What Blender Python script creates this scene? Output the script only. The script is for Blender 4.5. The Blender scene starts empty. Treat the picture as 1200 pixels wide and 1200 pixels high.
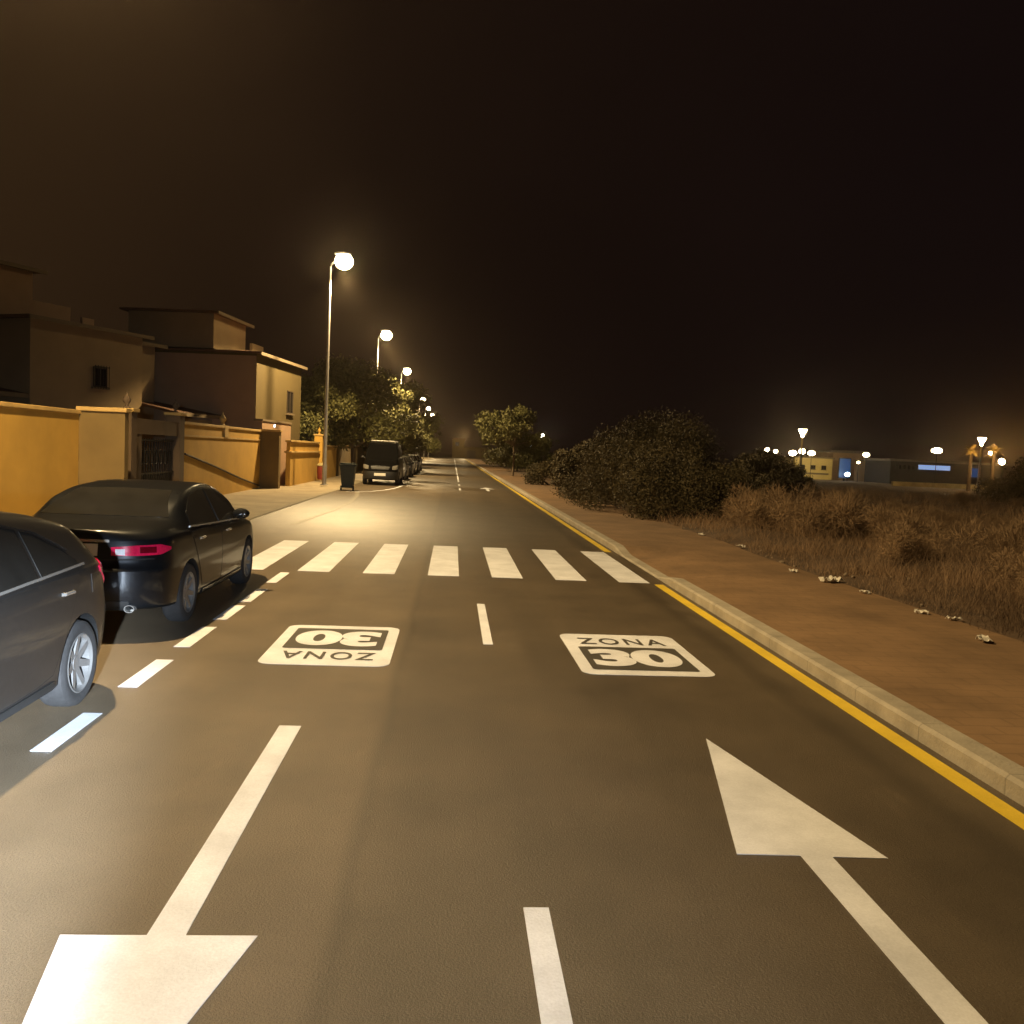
import bpy, bmesh, math, random
import numpy as np
from mathutils import Vector, Matrix
from mathutils.bvhtree import BVHTree
random.seed(7); RNG = np.random.default_rng(11)
S = bpy.context.scene
C = S.collection
R = math.radians

# ------------------------------------------------------------------ camera
CF, PIT, YAW, ROL, CH = 1020.945, 0.0666278, 0.0704606, 0.0435323, 1.9578
cy_, sy_ = math.cos(YAW), math.sin(YAW)
FW = Vector((sy_*math.cos(PIT), cy_*math.cos(PIT), -math.sin(PIT)))
r0 = Vector((cy_, -sy_, 0)); u0 = r0.cross(FW)
RT = math.cos(ROL)*r0 + math.sin(ROL)*u0
UP = -math.sin(ROL)*r0 + math.cos(ROL)*u0
cd = bpy.data.cameras.new('camera'); cam = bpy.data.objects.new('camera', cd); C.objects.link(cam)
cd.sensor_width = 36; cd.sensor_fit = 'HORIZONTAL'; cd.lens = CF/1200*36; cd.clip_start = 0.05; cd.clip_end = 6000
cam.matrix_world = Matrix(((RT.x, UP.x, -FW.x, 0), (RT.y, UP.y, -FW.y, 0), (RT.z, UP.z, -FW.z, CH), (0, 0, 0, 1)))
S.camera = cam
def at(px, py, Y):
    d = FW*CF + RT*(px-600) - UP*(py-600); t = Y/d.y
    return Vector((d.x*t, Y, CH+d.z*t))
def gnd(px, py, z=0.0):
    d = FW*CF + RT*(px-600) - UP*(py-600); t = (z-CH)/d.z
    return Vector((d.x*t, d.y*t, z))

# ------------------------------------------------------------------ materials
MATS = {}
def N(nt, t, **kw):
    n = nt.nodes.new(t)
    for k, v in kw.items():
        if k in n.inputs: n.inputs[k].default_value = v
        else: setattr(n, k, v)
    return n
def mat(name, col, rough=.6, metal=0., noise=0., nscale=8., bump=0., bscale=60., spec=.5, coat=0., emit=None, estr=0., stretch=None, col2=None):
    m = bpy.data.materials.new(name); m.use_nodes = True; nt = m.node_tree
    b = nt.nodes['Principled BSDF']; L = nt.links.new
    c = (*col, 1) if len(col) == 3 else col
    b.inputs['Base Color'].default_value = c; b.inputs['Roughness'].default_value = rough
    b.inputs['Metallic'].default_value = metal; b.inputs['Specular IOR Level'].default_value = spec
    b.inputs['Coat Weight'].default_value = coat; b.inputs['Coat Roughness'].default_value = .09
    tc = N(nt, 'ShaderNodeTexCoord')
    src = tc.outputs['Object']
    if stretch:
        mp = N(nt, 'ShaderNodeMapping'); mp.inputs['Scale'].default_value = stretch; L(src, mp.inputs[0]); src = mp.outputs[0]
    if noise > 0:
        n1 = N(nt, 'ShaderNodeTexNoise', Scale=nscale, Detail=6., Roughness=.6); L(src, n1.inputs['Vector'])
        rp = N(nt, 'ShaderNodeValToRGB'); rp.color_ramp.elements[0].position = .3; rp.color_ramp.elements[1].position = .7
        a = [x*(1-noise) for x in c[:3]]; d = list(col2) if col2 else [min(1, x*(1+noise)) for x in c[:3]]
        rp.color_ramp.elements[0].color = (*a, 1); rp.color_ramp.elements[1].color = (*d, 1)
        L(n1.outputs['Fac'], rp.inputs[0]); L(rp.outputs[0], b.inputs['Base Color'])
    if bump > 0:
        n2 = N(nt, 'ShaderNodeTexNoise', Scale=bscale, Detail=4.); L(src, n2.inputs['Vector'])
        bp = N(nt, 'ShaderNodeBump', Strength=bump, Distance=.02); L(n2.outputs['Fac'], bp.inputs['Height']); L(bp.outputs[0], b.inputs['Normal'])
    if emit:
        b.inputs['Emission Color'].default_value = (*emit, 1); b.inputs['Emission Strength'].default_value = estr
    MATS[name] = m; return m

def asphalt():
    m = bpy.data.materials.new('asphalt'); m.use_nodes = True; nt = m.node_tree; L = nt.links.new
    b = nt.nodes['Principled BSDF']; tc = N(nt, 'ShaderNodeTexCoord'); o = tc.outputs['Object']
    fine = N(nt, 'ShaderNodeTexNoise', Scale=95., Detail=4., Roughness=.7); L(o, fine.inputs['Vector'])
    med = N(nt, 'ShaderNodeTexNoise', Scale=.9, Detail=7., Roughness=.62); L(o, med.inputs['Vector'])
    mp = N(nt, 'ShaderNodeMapping'); mp.inputs['Scale'].default_value = (1.6, .09, 1); L(o, mp.inputs[0])
    trk = N(nt, 'ShaderNodeTexNoise', Scale=1., Detail=5.); L(mp.outputs[0], trk.inputs['Vector'])
    mpb = N(nt, 'ShaderNodeMapping'); mpb.inputs['Scale'].default_value = (2.4, .5, 1); L(o, mpb.inputs[0])
    scf = N(nt, 'ShaderNodeTexNoise', Scale=1.3, Detail=8., Roughness=.72); L(mpb.outputs[0], scf.inputs['Vector'])
    def ramp(src, p0, p1, v0, v1):
        r = N(nt, 'ShaderNodeMapRange'); L(src, r.inputs[0])
        for i, v in zip((1, 2, 3, 4), (p0, p1, v0, v1)): r.inputs[i].default_value = v
        return r.outputs[0]
    def mul(a, c):
        k = N(nt, 'ShaderNodeMath', operation='MULTIPLY'); L(a, k.inputs[0]); L(c, k.inputs[1]); return k.outputs[0]
    sx = N(nt, 'ShaderNodeSeparateXYZ'); L(o, sx.inputs[0])
    # wobbling joint between the two laid lanes; lamplight falling off rightwards is put into the tone
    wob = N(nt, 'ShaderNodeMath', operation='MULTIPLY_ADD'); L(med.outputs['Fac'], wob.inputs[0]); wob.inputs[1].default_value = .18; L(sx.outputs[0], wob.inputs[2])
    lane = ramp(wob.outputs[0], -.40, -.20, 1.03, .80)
    seam = N(nt, 'ShaderNodeMath', operation='SUBTRACT'); L(wob.outputs[0], seam.inputs[0]); seam.inputs[1].default_value = -.3
    ab = N(nt, 'ShaderNodeMath', operation='ABSOLUTE'); L(seam.outputs[0], ab.inputs[0])
    sm = ramp(ab.outputs[0], .0, .07, .72, 1.)
    v = mul(ramp(fine.outputs['Fac'], -.0+.25, .75, .62, 1.38), ramp(med.outputs['Fac'], .3, .72, .74, 1.24))
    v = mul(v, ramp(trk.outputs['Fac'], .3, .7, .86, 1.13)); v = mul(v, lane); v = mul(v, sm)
    v = mul(v, ramp(scf.outputs['Fac'], .60, .76, 1., 1.4))
    # darker tar band along the gutter
    g1 = N(nt, 'ShaderNodeMath', operation='SUBTRACT'); L(wob.outputs[0], g1.inputs[0]); g1.inputs[1].default_value = 3.02
    g2 = N(nt, 'ShaderNodeMath', operation='ABSOLUTE'); L(g1.outputs[0], g2.inputs[0])
    v = mul(v, ramp(g2.outputs[0], .03, .16, .78, 1.))
    mx = N(nt, 'ShaderNodeMix', data_type='RGBA', blend_type='MULTIPLY'); mx.inputs['Factor'].default_value = 1
    mx.inputs[6].default_value = (.116, .087, .055, 1); L(v, mx.inputs[7]); L(mx.outputs[2], b.inputs['Base Color'])
    b.inputs['Roughness'].default_value = .44; b.inputs['Specular IOR Level'].default_value = .5
    bp = N(nt, 'ShaderNodeBump', Strength=.6, Distance=.012); L(fine.outputs['Fac'], bp.inputs['Height']); L(bp.outputs[0], b.inputs['Normal'])
    MATS['asphalt'] = m; return m
def kerbmat():
    m = mat('kerb_concrete', (.34, .30, .23), .85, noise=.22, nscale=3., bump=.3, bscale=40)
    nt = m.node_tree; L = nt.links.new; b = nt.nodes['Principled BSDF']
    src = b.inputs['Base Color'].links[0].from_socket
    tc = N(nt, 'ShaderNodeTexCoord'); sx = N(nt, 'ShaderNodeSeparateXYZ'); L(tc.outputs['Object'], sx.inputs[0])
    fr = N(nt, 'ShaderNodeMath', operation='FRACT'); L(sx.outputs[1], fr.inputs[0])
    mr = N(nt, 'ShaderNodeMapRange'); L(fr.outputs[0], mr.inputs[0])
    for i, v in zip((1, 2, 3, 4), (.0, .018, .6, 1.)): mr.inputs[i].default_value = v
    mx = N(nt, 'ShaderNodeMix', data_type='RGBA', blend_type='MULTIPLY'); mx.inputs['Factor'].default_value = 1
    L(src, mx.inputs[6]); L(mr.outputs[0], mx.inputs[7]); L(mx.outputs[2], b.inputs['Base Color']); return m
MATS_K = None
def pavermat(name, c1, c2, sc):
    m = bpy.data.materials.new(name); m.use_nodes = True; nt = m.node_tree; L = nt.links.new
    b = nt.nodes['Principled BSDF']; tc = N(nt, 'ShaderNodeTexCoord')
    br = N(nt, 'ShaderNodeTexBrick', Scale=sc, Color1=(*c1, 1), Color2=(*c2, 1), Mortar=(*[x*.82 for x in c1], 1)); L(tc.outputs['Object'], br.inputs['Vector'])
    br.inputs['Mortar Size'].default_value = .012; br.inputs['Brick Width'].default_value = .4; br.inputs['Row Height'].default_value = .2
    n = N(nt, 'ShaderNodeTexNoise', Scale=.8, Detail=8., Roughness=.65); L(tc.outputs['Object'], n.inputs['Vector'])
    mr = N(nt, 'ShaderNodeMapRange'); L(n.outputs['Fac'], mr.inputs[0])
    for i, v in zip((1, 2, 3, 4), (.3, .7, .68, 1.28)): mr.inputs[i].default_value = v
    mx = N(nt, 'ShaderNodeMix', data_type='RGBA', blend_type='MULTIPLY'); mx.inputs['Factor'].default_value = 1
    L(br.outputs[0], mx.inputs[6]); L(mr.outputs[0], mx.inputs[7]); L(mx.outputs[2], b.inputs['Base Color'])
    b.inputs['Roughness'].default_value = .85; MATS[name] = m; return m
def paintmat(name, col, wear=.35):
    m = bpy.data.materials.new(name); m.use_nodes = True; nt = m.node_tree; L = nt.links.new
    b = nt.nodes['Principled BSDF']; tc = N(nt, 'ShaderNodeTexCoord'); o = tc.outputs['Object']
    n = N(nt, 'ShaderNodeTexNoise', Scale=1.7, Detail=8., Roughness=.65); L(o, n.inputs['Vector'])
    f = N(nt, 'ShaderNodeTexNoise', Scale=90., Detail=3.); L(o, f.inputs['Vector'])
    r = N(nt, 'ShaderNodeMapRange'); L(n.outputs['Fac'], r.inputs[0])
    for i, v in zip((1, 2, 3, 4), (.35, .62, 1-wear*.5, 1.)): r.inputs[i].default_value = v
    r2 = N(nt, 'ShaderNodeMapRange'); L(f.outputs['Fac'], r2.inputs[0])
    for i, v in zip((1, 2, 3, 4), (.25, .7, .9, 1.03)): r2.inputs[i].default_value = v
    k = N(nt, 'ShaderNodeMath', operation='MULTIPLY'); L(r.outputs[0], k.inputs[0]); L(r2.outputs[0], k.inputs[1])
    mx = N(nt, 'ShaderNodeMix', data_type='RGBA', blend_type='MULTIPLY'); mx.inputs['Factor'].default_value = 1
    mx.inputs[6].default_value = (*col, 1); L(k.outputs[0], mx.inputs[7]); L(mx.outputs[2], b.inputs['Base Color'])
    b.inputs['Roughness'].default_value = .55
    bp = N(nt, 'ShaderNodeBump', Strength=.15, Distance=.01); L(f.outputs['Fac'], bp.inputs['Height']); L(bp.outputs[0], b.inputs['Normal'])
    MATS[name] = m; return m
def tilemat(name, col):
    m = mat(name, col, .8, noise=.3, nscale=2.5); nt = m.node_tree; L = nt.links.new; b = nt.nodes['Principled BSDF']
    tc = N(nt, 'ShaderNodeTexCoord'); w = N(nt, 'ShaderNodeTexWave', Scale=1.6); w.bands_direction = 'Y'; L(tc.outputs['Object'], w.inputs['Vector'])
    bp = N(nt, 'ShaderNodeBump', Strength=.8, Distance=.06); L(w.outputs['Fac'], bp.inputs['Height']); L(bp.outputs[0], b.inputs['Normal']); return m

asphalt(); kerbmat()
pavermat('red_paving', (.22, .133, .066), (.21, .127, .063), 1.)
pavermat('ochre_paving', (.30, .24, .15), (.27, .215, .135), 1.)
paintmat('white_paint', (.79, .80, .84), .5); paintmat('yellow_paint', (.82, .58, .045), .4); paintmat('dark_paint', (.075, .066, .052), .3)
mat('ochre_kerb', (.24, .2, .13), .85, noise=.2, nscale=3)
mat('soil', (.10, .062, .034), .95, noise=.45, nscale=1.3, bump=.8, bscale=14)
mat('far_soil', (.05, .033, .02), .95, noise=.4, nscale=.3)
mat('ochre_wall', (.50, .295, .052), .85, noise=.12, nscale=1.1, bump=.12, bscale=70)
mat('ochre_wall_dim', (.17, .112, .034), .85, noise=.15, nscale=1.3, bump=.12, bscale=70)  # darker ochre: dimness of the return faces put into the colour
mat('coping', (.50, .33, .11), .8, noise=.12, nscale=3)
mat('gatepost_shade', (.11, .072, .04), .85, noise=.15, nscale=2)  # darkened so the colour carries the shade of the gateway
mat('house_wall', (.31, .22, .115), .9, noise=.1, nscale=.9)
mat('far_yellow', (.55, .42, .16), .9, noise=.15, nscale=.4)
mat('house_wall_rose', (.36, .23, .135), .9, noise=.1, nscale=.9)
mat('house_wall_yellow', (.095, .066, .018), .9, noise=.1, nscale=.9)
tilemat('roof_tile', (.11, .055, .03))
mat('fascia', (.17, .125, .07), .8, noise=.1)
mat('iron', (.02, .017, .014), .5, .6, noise=.2, nscale=20)
mat('wood_dark', (.04, .026, .015), .6, noise=.3, nscale=6)
mat('pane_dark', (.015, .013, .012), .08, spec=.6)
mat('black_lacquer', (.011, .012, .014), .36, .5, spec=.15, coat=.4, noise=.12, nscale=30)
mat('grey_lacquer', (.034, .030, .027), .38, .35, spec=.12, coat=.35, noise=.1, nscale=30)
mat('van_lacquer', (.003, .003, .003), .32, spec=.08, coat=.15, noise=.1, nscale=20)  # taken near-black to carry the tree shade over the van
mat('silver_lacquer', (.42, .41, .39), .3, .5, coat=.8, noise=.05, nscale=20)
mat('red_lacquer', (.12, .02, .015), .25, coat=.8, noise=.05, nscale=20)
mat('van_glass', (.004, .004, .004), .06, spec=.3, noise=.2, nscale=3)  # darker copy of the car glass for the shaded van
mat('car_glass', (.020, .019, .017), .04, spec=.8, noise=.2, nscale=3)
mat('rubber', (.018, .017, .017), .85, noise=.25, nscale=30)
mat('trim_black', (.012, .012, .012), .5, noise=.2, nscale=30)
mat('seam_black', (.004, .004, .004), .8, noise=.1)
mat('alloy', (.20, .195, .19), .4, .5, noise=.12, nscale=12)
mat('chrome', (.72, .70, .66), .25, .8, noise=.03, nscale=10)
mat('red_lens', (.62, .012, .07), .1, coat=1., noise=.15, nscale=40)
mat('dark_lens', (.14, .002, .01), .12, coat=1., noise=.2, nscale=50)
mat('shaded_lens', (.16, .15, .13), .15, coat=1., noise=.2, nscale=40)  # darkened copy of the clear lens, tree shade put into the colour
mat('clear_lens', (.62, .62, .66), .1, coat=1., noise=.1, nscale=60)
mat('number_plate', (.62, .6, .54), .5, noise=.05)
mat('lamp_steel', (.42, .40, .36), .5, .4, noise=.12, nscale=5)
mat('lamp_glow', (.9, .8, .6), .5, emit=(1, .82, .48), estr=40)
mat('lamp_glow_white', (.9, .9, .9), .5, emit=(1, .93, .78), estr=30)
mat('lamp_glow_blue', (.8, .9, 1), .5, emit=(.6, .85, 1), estr=16)
mat('blue_strip', (.3, .45, .7), .5, emit=(.30, .48, .95), estr=.62)
mat('blue_screen', (.012, .03, .08), .4, emit=(.02, .11, .36), estr=.28, noise=.1)
mat('bark', (.085, .062, .042), .9, noise=.35, nscale=12, bump=.6, bscale=20)
mat('bark_pale', (.16, .12, .08), .9, noise=.3, nscale=12, bump=.5, bscale=20)
mat('leaf_street', (.125, .118, .034), .7, noise=.45, nscale=2.2)
mat('leaf_bush', (.080, .062, .026), .75, noise=.45, nscale=1.6)
mat('leaf_yellow', (.13, .11, .03), .7, noise=.4, nscale=2.2)
mat('leaf_palm', (.24, .18, .05), .6, noise=.3, nscale=3)
mat('dry_straw', (.22, .142, .08), .9, noise=.6, nscale=.35)
mat('dry_twig', (.26, .172, .095), .9, noise=.35, nscale=2)
mat('bin_green', (.015, .024, .014), .5, noise=.2, nscale=8)
mat('bin_red', (.20, .03, .02), .55, noise=.2, nscale=8)
mat('bin_lid', (.30, .24, .10), .6, noise=.2, nscale=8)
mat('paper', (.62, .58, .5), .8, noise=.15, nscale=12)
mat('stone', (.20, .15, .10), .9, noise=.3, nscale=9)
mat('shed_dark', (.02, .017, .016), .8, noise=.3, nscale=2)
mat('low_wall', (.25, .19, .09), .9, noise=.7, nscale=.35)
mat('grey_roof', (.16, .13, .11), .8, noise=.2, nscale=2)
M = MATS

# ------------------------------------------------------------------ object helpers
def link(o, parent=None):
    C.objects.link(o)
    if parent is not None: o.parent = parent
    return o
def tag(o, label=None, cat=None, group=None, kind=None):
    if label: o['label'] = label
    if cat: o['category'] = cat
    if group: o['group'] = group
    if kind: o['kind'] = kind
    return o
def empty(name, loc=(0, 0, 0), rz=0., label=None, cat=None, group=None, parent=None):
    o = bpy.data.objects.new(name, None); o.empty_display_size = .2
    o.location = loc; o.rotation_euler = (0, 0, rz); link(o, parent); return tag(o, label, cat, group)
def copy_tree(o, parent=None, same=True):
    c = o.copy(); C.objects.link(c)
    if parent is not None: c.parent = parent
    for ch in list(o.children): copy_tree(ch, c)
    return c
class MB:
    def __init__(s): s.v = []; s.f = []; s.mi = []; s.cur = 0
    def add(s, vs, fs):
        n = len(s.v); s.v += [tuple(v) for v in vs]; s.f += [tuple(i+n for i in f) for f in fs]; s.mi += [s.cur]*len(fs); return s
    def box(s, x0, x1, y0, y1, z0, z1, rot=None, bev=0.):
        p = [(x, y, z) for z in (z0, z1) for y in (y0, y1) for x in (x0, x1)]
        if rot is not None: p = [rot @ Vector(q) for q in p]
        return s.add(p, [(0, 2, 3, 1), (4, 5, 7, 6), (0, 1, 5, 4), (2, 6, 7, 3), (0, 4, 6, 2), (1, 3, 7, 5)])
    def tube(s, pts, rad, n=10, cap=True):
        pts = [Vector(p) for p in pts]; rad = rad if isinstance(rad, (list, tuple)) else [rad]*len(pts)
        vs = []; fs = []
        for i, p in enumerate(pts):
            d = (pts[min(i+1, len(pts)-1)]-pts[max(i-1, 0)]).normalized()
            a = Vector((0, 0, 1)) if abs(d.z) < .9 else Vector((1, 0, 0))
            u = d.cross(a).normalized(); w = u.cross(d)
            for k in range(n):
                t = 2*math.pi*k/n; vs.append(p+rad[i]*(math.cos(t)*u+math.sin(t)*w))
        for i in range(len(pts)-1):
            for k in range(n): fs.append((i*n+k, i*n+(k+1) % n, (i+1)*n+(k+1) % n, (i+1)*n+k))
        if cap: fs += [tuple(range(n))[::-1], tuple(range((len(pts)-1)*n, len(pts)*n))]
        return s.add(vs, fs)
    def lathe(s, prof, n=20, axis='z', c=(0, 0, 0), cap=True):
        vs = []; fs = []
        for r, z in prof:
            for k in range(n):
                t = 2*math.pi*k/n; a, b = r*math.cos(t), r*math.sin(t)
                vs.append((a+c[0], b+c[1], z+c[2]) if axis == 'z' else (z+c[0], a+c[1], b+c[2]))
        for i in range(len(prof)-1):
            for k in range(n): fs.append((i*n+k, i*n+(k+1) % n, (i+1)*n+(k+1) % n, (i+1)*n+k))
        if cap: fs += [tuple(range(n))[::-1], tuple(range((len(prof)-1)*n, len(prof)*n))]
        return s.add(vs, fs)
    def ico(s, c, r, sub=2, jit=0., sc=(1, 1, 1)):
        bm = bmesh.new(); bmesh.ops.create_icosphere(bm, subdivisions=sub, radius=1)
        vs = [Vector((v.co.x*r*sc[0], v.co.y*r*sc[1], v.co.z*r*sc[2]))*(1+random.uniform(-jit, jit))+Vector(c) for v in bm.verts]
        fs = [tuple(v.index for v in f.verts) for f in bm.faces]; bm.free(); return s.add(vs, fs)
    def build(s, name, m, parent=None, smooth=False, bevel=0., sharp=40, fixn=True):
        me = bpy.data.meshes.new(name); me.from_pydata(s.v, [], s.f)
        ms = m if isinstance(m, (list, tuple)) else [m]
        for q in ms: me.materials.append(q)
        if len(ms) > 1: me.polygons.foreach_set('material_index', s.mi)
        bm = bmesh.new(); bm.from_mesh(me)
        if fixn: bmesh.ops.recalc_face_normals(bm, faces=bm.faces)
        if bevel > 0: bmesh.ops.bevel(bm, geom=list(bm.edges), offset=bevel, segments=2, affect='EDGES', profile=.6)
        bm.to_mesh(me); bm.free()
        if smooth:
            me.shade_smooth(); me.set_sharp_from_angle(angle=R(sharp))
        return link(bpy.data.objects.new(name, me), parent)
def npmesh(name, V, F, m, parent=None, nv=4):
    me = bpy.data.meshes.new(name); nf = len(F)
    me.vertices.add(len(V)); me.vertices.foreach_set('co', np.asarray(V, np.float32).ravel())
    me.loops.add(nf*nv); me.loops.foreach_set('vertex_index', np.asarray(F, np.int32).ravel())
    me.polygons.add(nf); me.polygons.foreach_set('loop_start', np.arange(0, nf*nv, nv, dtype=np.int32))
    try: me.polygons.foreach_set('loop_total', np.full(nf, nv, np.int32))
    except Exception: pass
    me.update(calc_edges=True); me.validate(); me.materials.append(m)
    return link(bpy.data.objects.new(name, me), parent)
def sheet(name, outline, z, m, parent=None):
    return MB().add([(x, y, z) for x, y in outline], [tuple(range(len(outline)))]).build(name, m, parent, fixn=False)
def rot_z(a): return Matrix.Rotation(a, 4, 'Z')

# ------------------------------------------------------------------ setting: ground, road, kerbs, pavements
tag(sheet('ground', [(-700, -60), (700, -60), (700, 900), (-700, 900)], -.08, M['far_soil']), kind='structure')
def strip(name, x0, x1, y0, y1, z, m, ny=1):
    v = []; f = []
    for i in range(ny+1):
        y = y0+(y1-y0)*i/ny; v += [(x0, y, z), (x1, y, z)]
        if i: f.append((2*i-2, 2*i-1, 2*i+1, 2*i))
    return tag(MB().add(v, f).build(name, m, fixn=False), kind='structure')
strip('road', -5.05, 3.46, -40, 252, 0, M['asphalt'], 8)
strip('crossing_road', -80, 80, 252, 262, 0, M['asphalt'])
# right kerb, lowered at the crossing
def kerb(name, xin, xout, ys, hs, m):
    mb = MB(); sgn = 1 if xout > xin else -1
    v = []
    for y, h in zip(ys, hs):
        v += [(xin, y, -.05), (xin, y, h-.025), (xin+.025*sgn, y, h), (xout, y, h), (xout, y, -.05)]
    f = []
    for i in range(len(ys)-1):
        for k in range(4): f.append((5*i+k, 5*i+k+1, 5*i+5+k+1, 5*i+5+k))
    return tag(mb.add(v, f).build(name, m), kind='structure')
kerb('right_kerb', 3.46, 3.66, [-40, 13.3, 14.2, 17.2, 18.1, 60, 250], [.13, .13, .03, .03, .13, .13, .13], M['kerb_concrete'])
kerb('left_kerb', -5.05, -5.25, [-40, 60, 250], [.03, .03, .03], M['ochre_kerb'])
def sidewalk(name, x0, x1f, ys, hs, m, nx=8):
    v = []; f = []
    n = nx+1
    for y, h in zip(ys, hs):
        for k in range(n):
            t = k/nx; x = x0+(x1f(y)-x0)*t
            hh = .125 if h > .1 else .125*(min(1, t*2.2))+h*(1-min(1, t*2.2))
            v.append((x, y, hh))
    for i in range(len(ys)-1):
        for k in range(nx): f.append((i*n+k, i*n+k+1, (i+1)*n+k+1, (i+1)*n+k))
    return tag(MB().add(v, f).build(name, m, fixn=False), kind='structure')
ysw = [-40, 0, 3, 6, 9, 11, 13.3, 14.2, 17.2, 18.1, 20, 23, 26, 29, 32, 40, 60, 90, 250]
hsw = [.13]*7+[.026, .026]+[.13]*10
sidewalk('right_sidewalk', 3.66, lambda y: 6.35 + .12*math.sin(y*1.7), ysw, hsw, M['red_paving'])
strip('left_sidewalk', -9.2, -5.25, -40, 250, .028, M['ochre_paving'])
# uneven waste ground on the right
def hterr(x, y):
    e = min(1, max(0, (x-6.2)/1.2))
    return .10 + e*(.10*math.sin(x*.9+y*.35)+.08*math.sin(y*.8-x*.4)+.05*math.sin(2.3*x+1.7*y)+.10) * min(1, 60/(abs(y)+20))
tx = np.concatenate([np.arange(6.0, 14, .35), np.arange(14, 40, 1.2), np.arange(40, 400, 20)])
ty = np.concatenate([np.arange(-12, 45, .45), np.arange(45, 100, 2.5), np.arange(100, 420, 20)])
tv = [(x, y, hterr(x, y)+random.uniform(-.02, .02)*(x < 20)) for y in ty for x in tx]
nx_ = len(tx)
tf = [(j*nx_+i, j*nx_+i+1, (j+1)*nx_+i+1, (j+1)*nx_+i) for j in range(len(ty)-1) for i in range(nx_-1)]
tag(MB().add(tv, tf).build('waste_ground', M['soil'], smooth=True, fixn=False), kind='structure')
strip('left_plots', -120, -9.2, -40, 250, .10, M['soil'])

# ------------------------------------------------------------------ road markings
Z1 = .004
def mark(name, outline, m, label, group=None, z=Z1, thick=.003):
    n = len(outline); v = [(x, y, z-thick) for x, y in outline]+[(x, y, z) for x, y in outline]
    f = [tuple(range(n, 2*n)), tuple(range(n))[::-1]]+[(i, (i+1) % n, n+(i+1) % n, n+i) for i in range(n)]
    o = MB().add(v, f).build(name, m); return tag(o, label, 'road marking', group)
def rect(x0, x1, y0, y1): return [(x0, y0), (x1, y0), (x1, y1), (x0, y1)]
mark('edge_line', rect(3.24, 3.38, -40, 13.42), M['yellow_paint'], 'yellow line along the concrete kerb, the wide nearer length before the zebra crossing')
mark('edge_line', rect(3.24, 3.38, 17.9, 250), M['yellow_paint'], 'yellow line along the concrete kerb running off beyond the zebra crossing')
zc = empty('zebra_crossing', (0, 15.6, 0), 0, 'zebra crossing of seven broad white stripes across the road', 'zebra crossing')
for k in range(7):
    x0 = -3.35+k*1.01; y0, y1 = 13.62-.035*max(0, k-4), 17.93-.05*max(0, k-4)
    v = [(x, y-15.6, z) for z in (Z1-.003, Z1) for x, y in rect(x0, x0+.49, y0, y1)]
    MB().add(v, [(4, 5, 6, 7), (3, 2, 1, 0), (0, 1, 5, 4), (1, 2, 6, 5), (2, 3, 7, 6), (3, 0, 4, 7)]).build('stripe', M['white_paint'], zc)
mark('arrow_marking', [(-1.09, -.2+1.8), (-.70, 3.40), (-.98, 3.40), (-.98, 6.04), (-1.13, 6.04), (-1.13, 3.40), (-1.46, 3.40)], M['white_paint'], 'big white road arrow beside the parked cars, broad head at its near end')
mark('arrow_marking', [(1.87, 5.95), (1.50, 4.16), (1.825, 4.15), (1.825, 1.2), (1.985, 1.2), (1.985, 4.14), (2.27, 4.13)], M['white_paint'], 'big white road arrow beside the yellow kerb line, head at its far end')
mark('arrow_marking', [(1.9, 48.8), (1.5, 47.0), (1.82, 47.0), (1.82, 44.5), (1.98, 44.5), (1.98, 47.0), (2.3, 47.0)], M['white_paint'], 'small far white road arrow well beyond the zebra crossing')
mark('centre_dash', rect(.38, .49, 1.2, 3.63), M['white_paint'], 'white centre dash lying between the two big road arrows')
mark('centre_dash', rect(.385, .485, 8.8, 11.17), M['white_paint'], 'white centre dash between the two ZONA 30 panels, before the crossing')
for y0, y1, lb in ((44.2, 46.6, 'nearest far white centre dash beyond the zebra crossing'), (50, 52.4, 'second far white centre dash beyond the zebra crossing')):
    mark('centre_dash', rect(.385, .485, y0, y1), M['white_paint'], lb)
mark('centre_line', rect(.385, .485, 56, 250), M['white_paint'], 'thin unbroken white centre line running far up the road')
pl = [(-2.53, -2.40, 5.45, 6.23, 'white parking dash beside the grey hatchback, nearest and partly lit bluish'),
      (-2.55, -2.40, 6.92, 7.81, 'white parking dash just beyond the rear wheel of the grey hatchback'),
      (-2.56, -2.41, 8.32, 9.26, 'white parking dash in front of the rear bumper of the black sedan'),
      (-2.56, -2.41, 9.67, 10.55, 'white parking dash beside the rear wheel of the black sedan'),
      (-2.55, -2.41, 10.8, 11.8, 'white parking dash beside the doors of the black sedan'),
      (-2.55, -2.41, 12.37, 13.40, 'white parking dash by the front wheel of the black sedan, touching the crossing')]
for x0, x1, y0, y1, lb in pl: mark('parking_dash', rect(x0, x1, y0, y1), M['white_paint'], lb, 'white dashes edging the parking bays')
def curve_line(pts, w):
    L_, R_ = [], []
    for i, p in enumerate(pts):
        a = Vector(pts[max(i-1, 0)]); b = Vector(pts[min(i+1, len(pts)-1)]); d = (b-a).normalized(); n = Vector((-d.y, d.x))*w/2
        L_.append(tuple(Vector(p)+n)); R_.append(tuple(Vector(p)-n))
    return R_+L_[::-1]
mark('bay_end_line', curve_line([(-4.6, 38.6), (-4.1, 38.7), (-3.6, 39.4), (-3.1, 41.2), (-2.75, 44), (-2.6, 48)], .14), M['white_paint'], 'curved white line closing the parking bay in front of the dark van')
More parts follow.
